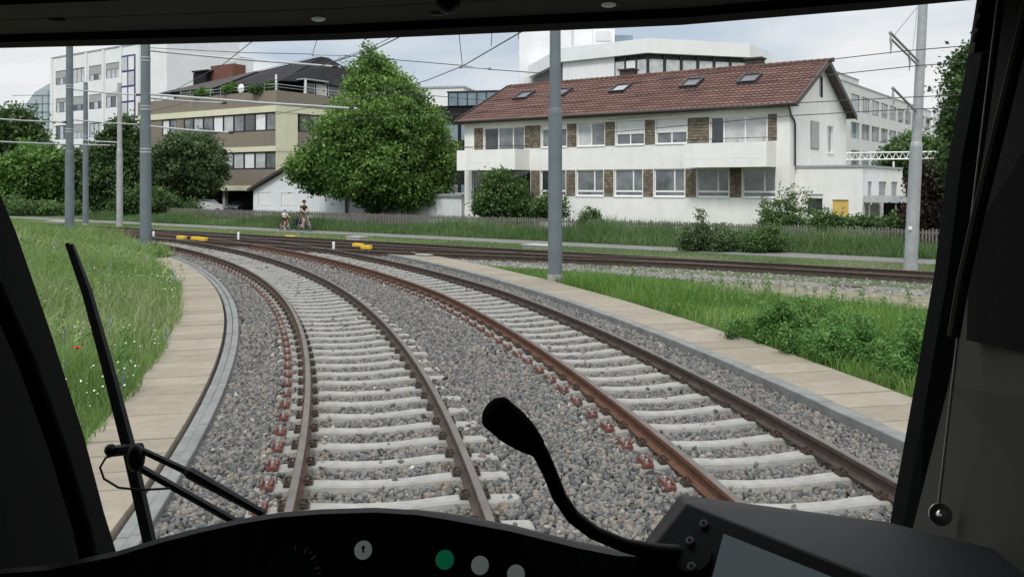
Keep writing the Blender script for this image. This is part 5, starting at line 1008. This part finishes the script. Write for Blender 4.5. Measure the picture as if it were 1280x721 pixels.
def bike(base, rz, k, paint, label, bag):
    root = empty('bicycle', base, rz, label, 'bicycle'); rw = .34 * k; xr, xf = -.52 * k, .55 * k
    for nm, xx in (('wheel', xr), ('wheel', xf)):
        q = MB(); n_ = 28; q.tube([(xx + rw * math.cos(2 * math.pi * i / n_), 0, rw + rw * math.sin(2 * math.pi * i / n_)) for i in range(n_ + 1)], .021, 6, False); wq = q.build('wheel', m_rubber, root); q = MB()
        for i in range(12): a = math.pi * i / 6; q.tube([(xx, 0, rw), (xx + rw * math.cos(a), 0, rw + rw * math.sin(a))], .0035, 4)
        q.tube([(xx, -.04, rw), (xx, .04, rw)], .025, 8); q.build('spokes', m_bolt, wq)
    P = {n_: Vector(p) * k for n_, p in dict(bb=(-.08, 0, .29), st=(-.22, 0, .84), hd=(.38, 0, .86), hl=(.42, 0, .68), ra=(-.52, 0, .34), fa=(.55, 0, .34)).items()}
    q = MB(); 
    for a, b in (('bb', 'st'), ('st', 'hd'), ('bb', 'hl'), ('hd', 'hl'), ('bb', 'ra'), ('ra', 'st')): q.tube([P[a], P[b]], .019 * k + .003, 8)
    q.build('frame', paint, root); q = MB(); q.tube([P['hl'], P['fa']], .018, 8); q.build('fork', m_tube, root)
    q = MB(); q.tube([P['hd'], P['hd'] + Vector((-.03, 0, .20)) * k], .015, 8); q.tube([Vector((.40, -.28, 1.04)) * k, Vector((.37, 0, 1.06)) * k, Vector((.40, .28, 1.04)) * k], .014, 8); q.build('handlebar', m_black, root)
    q = MB(); q.tube([P['st'], P['st'] + Vector((-.03, 0, .07)) * k], .014, 8); q.ball(P['st'] + Vector((-.04, 0, .09)) * k, (.14 * k, .075 * k, .035 * k), 10, 6); q.build('saddle', m_black, root)
    q = MB(); q.tube([P['bb'] + Vector((0, -.07, 0)), P['bb'] + Vector((0, .07, 0))], .09 * k, 14); q.build('chainwheel', m_bolt, root)
    for s in (-1, 1): q = MB(); c = P['bb'] + Vector((0, s * .09, 0)); e = c + Vector((.15 * k, 0, s * .08 * k)); q.tube([c, e], .012, 6); q.box(e.x - .04, e.x + .04, e.y, e.y + s * .09, e.z - .012, e.z + .012); q.build('pedal', m_black, root)
    if bag:
        for s in (-1, 1): q = MB(); q.box(-.74, -.44, s * .08, s * .22, .30, .68); q.build('pannier', m_black, root, bevel=.04)
        q = MB(); q.tube([P['st'] * .97, Vector((-.72, 0, .74))], .014, 6); q.tube([Vector((-.70, 0, .74)), P['ra']], .01, 6); q.build('rack', m_black, root)
    return root
pd = math.atan2(-.62, .785); bz = -.16
def on_path(px, o): p = onA(px, 231, o); return Vector((p.x, p.y, bz))
bp_ = on_path(379.5, 6.5); bike((bp_.x, bp_.y, bz), pd, 1.0, m_framegrey, 'adult bicycle with black pannier bags and white fork on the path', True)
rider((bp_.x, bp_.y, bz), pd, 1.0, 'adult cyclist in black t-shirt, dark shorts and helmet riding on the path', m_black, m_shorts, m_black)
kp = on_path(356, 6.5); bike((kp.x, kp.y, bz), pd, .68, m_red, 'small red child bicycle behind the adult bicycle on the path', False)
rider((kp.x, kp.y, bz), pd, .68, 'child in white shirt and blue helmet riding the red bicycle', m_wht, m_black, m_hb)

# ------------------------------------------------------------------ the tram cab round the camera
def YH(px): return 1.05 / (1 + .247 * (px - 640) / F)
cab = empty('tram_cab', (0, .6, 1.2), 0, 'black driver cab of the tram framing the view, with console, microphone and wiper', 'tram cab'); CO = (0, .6, 1.2)
def cb(): return MB(CO)
hp = [(-330, 61), (0, 53), (420, 42), (860, 22), (1120, 0), (1330, -20)]
Hs = [at(a, b, YH(a)) for a, b in hp]
def hstrip(name, secs, mat, parent=None, **k):
    q = cb(); n_ = len(secs); vs = [p + Vector((0, dy, dz)) for p in Hs for dy, dz in secs]
    q.add(vs, [(i * n_ + j, i * n_ + (j + 1) % n_, (i + 1) * n_ + (j + 1) % n_, (i + 1) * n_ + j) for i in range(len(Hs) - 1) for j in range(n_)] + [tuple(range(n_)), tuple(range(len(vs) - 1, len(vs) - n_ - 1, -1))]); return q.build(name, mat, parent or cab, **k)
hd = hstrip('header', [(.05, .0), (0, 0), (-.004, .010), (-.12, .032), (-.16, .034), (-.16, .2), (.05, .2)], m_cabm)
hstrip('header_trim', [(-.008, .0095), (-.060, .0185), (-.060, .028), (-.008, .020)], m_cabg, hd); hstrip('header_trim', [(-.068, .0175), (-.118, .0255), (-.118, .034), (-.068, .027)], m_cabg, hd)
def hpos(px, dy, dz): return at(px, np.interp(px, [a for a, _ in hp], [b for _, b in hp]), YH(px)) + Vector((0, dy, dz))
for px in (405, 757): q = cb(); c = hpos(px, -.032, .0125); q.ball(c, (.009, .007, .003), 14, 6); q.build('reading_lamp', m_btn_w, hd, smooth=True)
q = cb(); c = hpos(552, -.030, .0125); q.box(c.x - .010, c.x + .010, c.y - .003, c.y + .003, c.z - .002, c.z + .002); q.build('latch', m_chrome, hd)
q = cb(); c = hpos(566, -.075, .016); q.ball(c, (.014, .014, .014), 16, 10); q.build('camera_dome', m_cab, hd, smooth=True)
q = cb(); c = hpos(100, -.06, .017); q.ball(c, (.011, .008, .002), 12, 6); q.build('plug', m_cabm, hd)
# pillars
pe = [(-12, 205), (0, 243), (20, 290), (65, 420), (105, 545), (130, 640), (150, 705)]
q = cb(); q.prism([at(a, b, 1.0) for a, b in pe] + [at(-420, 705, 1.0), at(-420, 205, 1.0)], (0, -.22, 0)); lp = q.build('left_pillar', m_cabm, cab)
q = cb(); q.tube([at(a, b, .76) for a, b in ((-60, 280), (-6, 360), (34, 450), (74, 560), (104, 660), (118, 730))], .008, 10); q.build('pillar_ridge_highlight', m_cabm, lp, smooth=True)  # tube added to give the highlight along the pillar ridge
pr1 = [(1229, -40), (1210, 70), (1185, 200), (1168, 340), (1140, 500), (1104, 700)]; pr2 = [(1272, -40), (1256, 70), (1232, 200), (1214, 330), (1186, 480), (1131, 700)]
q = cb(); vs = []
for (a, b), (c, d) in zip(pr1, pr2): vs += [at(a, b, .98), at(a, b, .98) + Vector((0, -.03, 0)), at(c, d, .95) + Vector((0, -.03, 0)), at(c, d, .95)]
q.add(vs, [(i * 4 + j, i * 4 + (j + 1) % 4, (i + 1) * 4 + (j + 1) % 4, (i + 1) * 4 + j) for i in range(5) for j in range(4)] + [(0, 1, 2, 3), (23, 22, 21, 20)]); rp = q.build('right_pillar', m_cabm, cab)
q = cb(); a = [at(c, d, .93) for c, d in pr2] ; e = [at(1420, d * 1.1, .55) for c, d in pr2]; vs = [p for x in zip(a, e) for p in x]; q.add(vs, [(2 * i, 2 * i + 1, 2 * i + 3, 2 * i + 2) for i in range(5)]); sp2 = q.build('side_panel', m_cabg, cab)
q = cb(); q.prism([at(1262, -40, .86), at(1236, 150, .86), at(1212, 300, .86), at(1208, 425, .86), at(1420, 470, .58), at(1420, -40, .58)], (.02, .01, 0)); q.build('door_frame', m_cabm, cab)
q = cb(); q.tube([at(1288, 0, .74), at(1252, 150, .74), at(1222, 270, .75), at(1204, 350, .76), at(1192, 420, .77)], .0055, 8); q.build('grab_rail', m_cabg, cab, smooth=True)
q = cb(); q.tube([at(1250, -20, .84), at(1216, 260, .84), at(1172, 642, .84)], .0014, 6); rd = q.build('blind_cord', m_tube, cab)
q = cb(); c = at(1175, 642, .835); q.disc(c, Vector((-.25, -1, .2)), .0105, .004, 20); q.ball(c + Vector((-.001, -.004, .001)), .005, 10, 6); q.build('cord_knob', m_chrome, cab, smooth=False)
q = cb(); q.prism([at(1224, -20, .93), at(1248, -20, .93), at(1240, 66, .93), at(1210, 68, .93)], (0, -.012, 0)); bl_ = q.build('blind_bracket', m_cabg, cab)
q = cb()
for yy in (6, 24, 42): q.prism([at(1225 - yy * .17, yy, .915), at(1237 - yy * .12, yy, .915), at(1235 - yy * .12, yy + 11, .915), at(1222 - yy * .17, yy + 11, .915)], (0, -.004, 0))
q.build('slots', m_cabm, bl_)
# shell that keeps the cab dark
q = cb(); q.box(-1.3, 1.2, -1.3, 1.0, 2.84, 2.90); q.build('cab_roof', m_cabm, cab); q = cb(); q.box(-1.36, -1.30, -1.3, -.9, .9, 2.9); q.box(-1.36, -1.30, -.3, 1.15, .9, 2.9); q.box(-1.36, -1.30, -.9, -.3, .9, 2.2); q.build('left_wall', m_cabm, cab)
q = cb(); q.box(1.2, 1.26, -1.3, 1.0, .9, 2.9); q.build('right_wall', m_cabm, cab); q = cb(); q.box(-1.3, 1.2, -1.36, -1.3, .9, 2.9); q.build('rear_wall', m_cabm, cab)
q = cb(); q.box(-1.3, 1.2, -1.3, 1.0, .84, .9); q.build('cab_floor', m_cabm, cab)
q = cb(); q.prism([at(-420, 60, 1.35), at(-420, 720, 1.1), at(-900, 720, 1.1), at(-900, 60, 1.3)], (0, .02, 0)); q.build('left_filler', m_cabm, cab)
q = cb(); q.prism([at(1245, -60, 1.0), at(1205, 200, 1.0), at(1160, 500, 1.0), at(1115, 760, 1.0), at(1900, 760, 1.0), at(1900, -60, 1.0)], (0, .02, 0)); q.build('right_filler', m_cabm, cab)
# windscreen: clear glass
mg = bpy.data.materials.new('windscreen_glass'); mg.use_nodes = True; t_ = mg.node_tree; t_.nodes.clear(); mo_ = t_.nodes.new('ShaderNodeOutputMaterial'); tb2 = t_.nodes.new('ShaderNodeBsdfTransparent'); tb2.inputs[0].default_value = (.985, .99, .99, 1); t_.links.new(tb2.outputs[0], mo_.inputs[0])
q = cb(); n_ = 6
for i in range(n_):
    a, b = -330 + 1560 * i / n_, -330 + 1560 * (i + 1) / n_; A_, B_ = hpos(a, .02, .01), hpos(b, .02, .01); C_, D_ = Vector((B_.x, B_.y, 1.95)), Vector((A_.x, A_.y, 1.95)); q.quad(A_, B_, C_, D_)
q.build('windscreen', mg, cab)
# dashboard
de = [(-420, 730), (-100, 718), (60, 706), (110, 696), (148, 688), (200, 672), (250, 659), (300, 648), (350, 640), (400, 636), (470, 634), (520, 637), (560, 643), (640, 658), (720, 678), (770, 688), (820, 690), (900, 690), (1000, 690)]
q = cb(); vs = []
for a, b in de:
    k = 4 if a < 420 else (4 - (a - 420) / 140 * 6.5 if a < 560 else -2.5)
    vs += [at(a, 900, .80), at(a, b + 30, .86), at(a, b + k, .815), at(a, b, .700), at(a, b + 6, .692), at(a, 860, .62), at(a, 900, .62)]
q.add(vs, [(i * 7 + j, i * 7 + (j + 1) % 7, (i + 1) * 7 + (j + 1) % 7, (i + 1) * 7 + j) for i in range(len(de) - 1) for j in range(7)]); da = q.build('dashboard', m_cab, cab)
def facing(p): return (Vector((0, 0, H)) - p).normalized()
def yface(px, py):     # distance of the console face behind a point of it
    b = np.interp(px, [a for a, _ in de], [q_ for _, q_ in de]) + 6; lo, hi = 0., 1.
    for _ in range(30):
        t = (lo + hi) / 2; Y = .692 - .072 * t; d_ = (b - HY) / F * .692 * (1 - t) + (860 - HY) / F * .62 * t
        if d_ / Y * F + HY < py: lo = t
        else: hi = t
    return Y - .001
def pbtn(name, px, py, rpx, mat):
    Y = yface(px, py); c = at(px, py, Y); n = facing(c); q = cb(); r_ = rpx * Y / F; q.tube([c - n * .012, c + n * .002, c + n * .0025], [r_ * 1.42, r_ * 1.42, r_ * 1.2], 24); o = q.build('button', m_cab, da); q = cb(); q.tube([c, c + n * .004, c + n * .0048], [r_, r_, r_ * .8], 24); q.build('cap', mat, o); return o, c, n
bo, c, n = pbtn('button', 454, 687, 11, m_btn_w); q = cb(); q.tube([c + n * .005 + Vector((0, 0, -.002)), c + n * .0052 + Vector((0, 0, .0015))], .0008, 6); q.ball(c + n * .005 + Vector((0, 0, .002)), .0014, 8, 6); q.build('lamp_symbol', m_rubber, bo)
pbtn('button', 556, 699, 11.5, m_btn_g); pbtn('button', 600, 706, 11, m_btn_w); pbtn('button', 645, 717, 11, m_btn_w)
c = at(366, 718, yface(366, 718) - .004); n = facing(c); c = c + n * .012; rr = 40 * .67 / F; q = cb(); q.tube([c - n * .014, c + n * .003, c + n * .003], [rr, rr, rr * .92], 40); ga_ = q.build('speedometer', m_cab, da)
q = cb(); q.tube([c, c + n * .0032], rr * .9, 40); q.build('dial', M('dial_dark', (.03, .036, .038)), ga_); u = Vector((1, 0, 0)); v = n.cross(u).normalized(); v = v if v.z > 0 else -v; q = cb()
for i in range(21):
    a = math.radians(215 - i * 12.5); d = u * math.cos(a) + v * math.sin(a); lg = .16 if i % 2 == 0 else .08; p0, p1 = c + d * rr * (.82 - lg) + n * .0036, c + d * rr * .82 + n * .0036; q.tube([p0, p1], .0004 if i % 2 else .0006, 4)
q.build('dial_marks', m_mark, ga_)
# monitor housing
A1, B1_, C1, D1 = at(850, 617.6, .80), at(1108, 651, .78), at(1280, 694, .745), at(1420, 732, .71)
a1, b1_, c1, d1 = at(858, 627, .735), at(1014, 690, .655), at(1095, 722, .62), at(1250, 775, .56)
a2 = at(800, 700, .70); A2 = at(795, 690, .80)
def onf(px, py): # point on the plane of the housing front
    n = (b1_ - a1).cross(a2 - a1).normalized(); r_ = at(px, py, 1.) - Vector((0, 0, H)); o = Vector((0, 0, H)); t = (a1 - o).dot(n) / r_.dot(n); n = n if n.dot(-r_) > 0 else -n; return o + r_ * t, n
c1, d1, b2_, c2, d2 = [onf(*p)[0] for p in ((1095, 722), (1250, 782), (830, 830), (1050, 860), (1250, 900))]
q = cb(); q.add([A1, B1_, C1, D1, a1, b1_, c1, d1, a2, b2_, c2, d2, A2, at(1108, 800, .78), at(1420, 860, .71)], [(4, 5, 1, 0), (5, 6, 2, 1), (6, 7, 3, 2), (8, 9, 5, 4), (9, 10, 6, 5), (10, 11, 7, 6), (12, 8, 4, 0), (0, 1, 13, 12), (1, 2, 3, 14, 13)]); q.m = [0, 0, 0] + [1] * 6; mh = q.build('monitor_housing', [m_cab_skylit, m_cab], da, bevel=.0025)  # top faces coloured paler and bluer than the front, as if lit by sky
S_ = [onf(*p) for p in ((905, 668), (1040, 722), (1020, 800), (884, 748))]; n = S_[0][1]
q = cb(); q.hexa([p - n * .003 for p, _ in S_], [p + n * .0015 for p, _ in S_]); q.build('screen', m_screen, mh)
for px, py in ((880, 655), (866, 712), (811, 716), (864, 680)):
    c, n = onf(px, py); c = c + n * (.0035 if px in (866, 864) else 0); q = cb(); q.tube([c - n * .002, c + n * .002], .0034, 14); sc_ = q.build('screw', m_tube, mh); q = cb(); q.tube([c + n * .002, c + n * .0024], .0016, 6); q.build('socket', m_rubber, sc_)
# microphone on its gooseneck
mpx = [(660, 546, .615), (676, 566, .62), (688, 592, .63), (699, 620, .64), (716, 645, .655), (742, 665, .67), (780, 681, .68), (820, 690, .69), (866, 695, .70)]
q = cb(); q.tube([at(*p) for p in mpx], [.0078, .006, .0055] + [.0055] * 4 + [.007, .0085], 12); mi = q.build('microphone', m_rubber, da, smooth=True)
h0, h1 = at(618, 514, .60), at(668, 556, .617); d = h1 - h0; q = cb(); q.tube([h0 - d * .08, h0 - d * .05, h0 + d * .02, h0 + d * .45, h0 + d * .75, h0 + d * 1.05], [.004, .0098, .0124, .0126, .0108, .0074], 18); q.build('foam_head', m_foam, mi, smooth=True)
c, n = onf(866, 696); q = cb(); q.tube([c - n * .002, c + n * .003], .0155, 24); q.build('flange', m_cab, mi)
# wiper outside the glass
def wp(px, py, e=.06): return at(px, py, YH(px) + e)
wi = None
q = cb(); q.tube([wp(88, 306), wp(108, 362), wp(134, 455), wp(160, 555), wp(190, 690)], [.0052, .0075, .0088, .0098, .0098], 8); wi = q.build('wiper', m_rubber, cab)
q = cb(); q.tube([wp(84, 304, .07), wp(108, 374, .07), wp(156, 556, .07), wp(184, 690, .07)], .0035, 6); q.build('blade_edge', m_cab, wi)
q = cb(); q.tube([wp(172, 560, .04), wp(232, 588, .04), wp(238, 591, .04), wp(330, 642, .04)], [.0045, .005, .0085, .0055], 8); q.build('arm', m_cab, wi); q = cb(); q.tube([wp(178, 586, .05), wp(300, 655, .05)], .0056, 8); q.build('arm', m_cab, wi)
q = cb(); q.ball(wp(170, 572, .035), (.013, .010, .020), 12, 8); q.tube([wp(136, 564, .04), wp(176, 560, .04)], .008, 8); q.ball(wp(138, 562, .035), .0085, 10, 6); q.build('pivot', m_cab, wi, smooth=True)
q = cb(); q.tube([wp(150, 566, .03), wp(132, 572, .03), wp(125, 584, .03), wp(130, 598, .03), wp(148, 609, .03), wp(175, 612, .03), wp(212, 610, .03)], .0016, 6); q.build('washer_hose', m_rubber, wi, smooth=True)
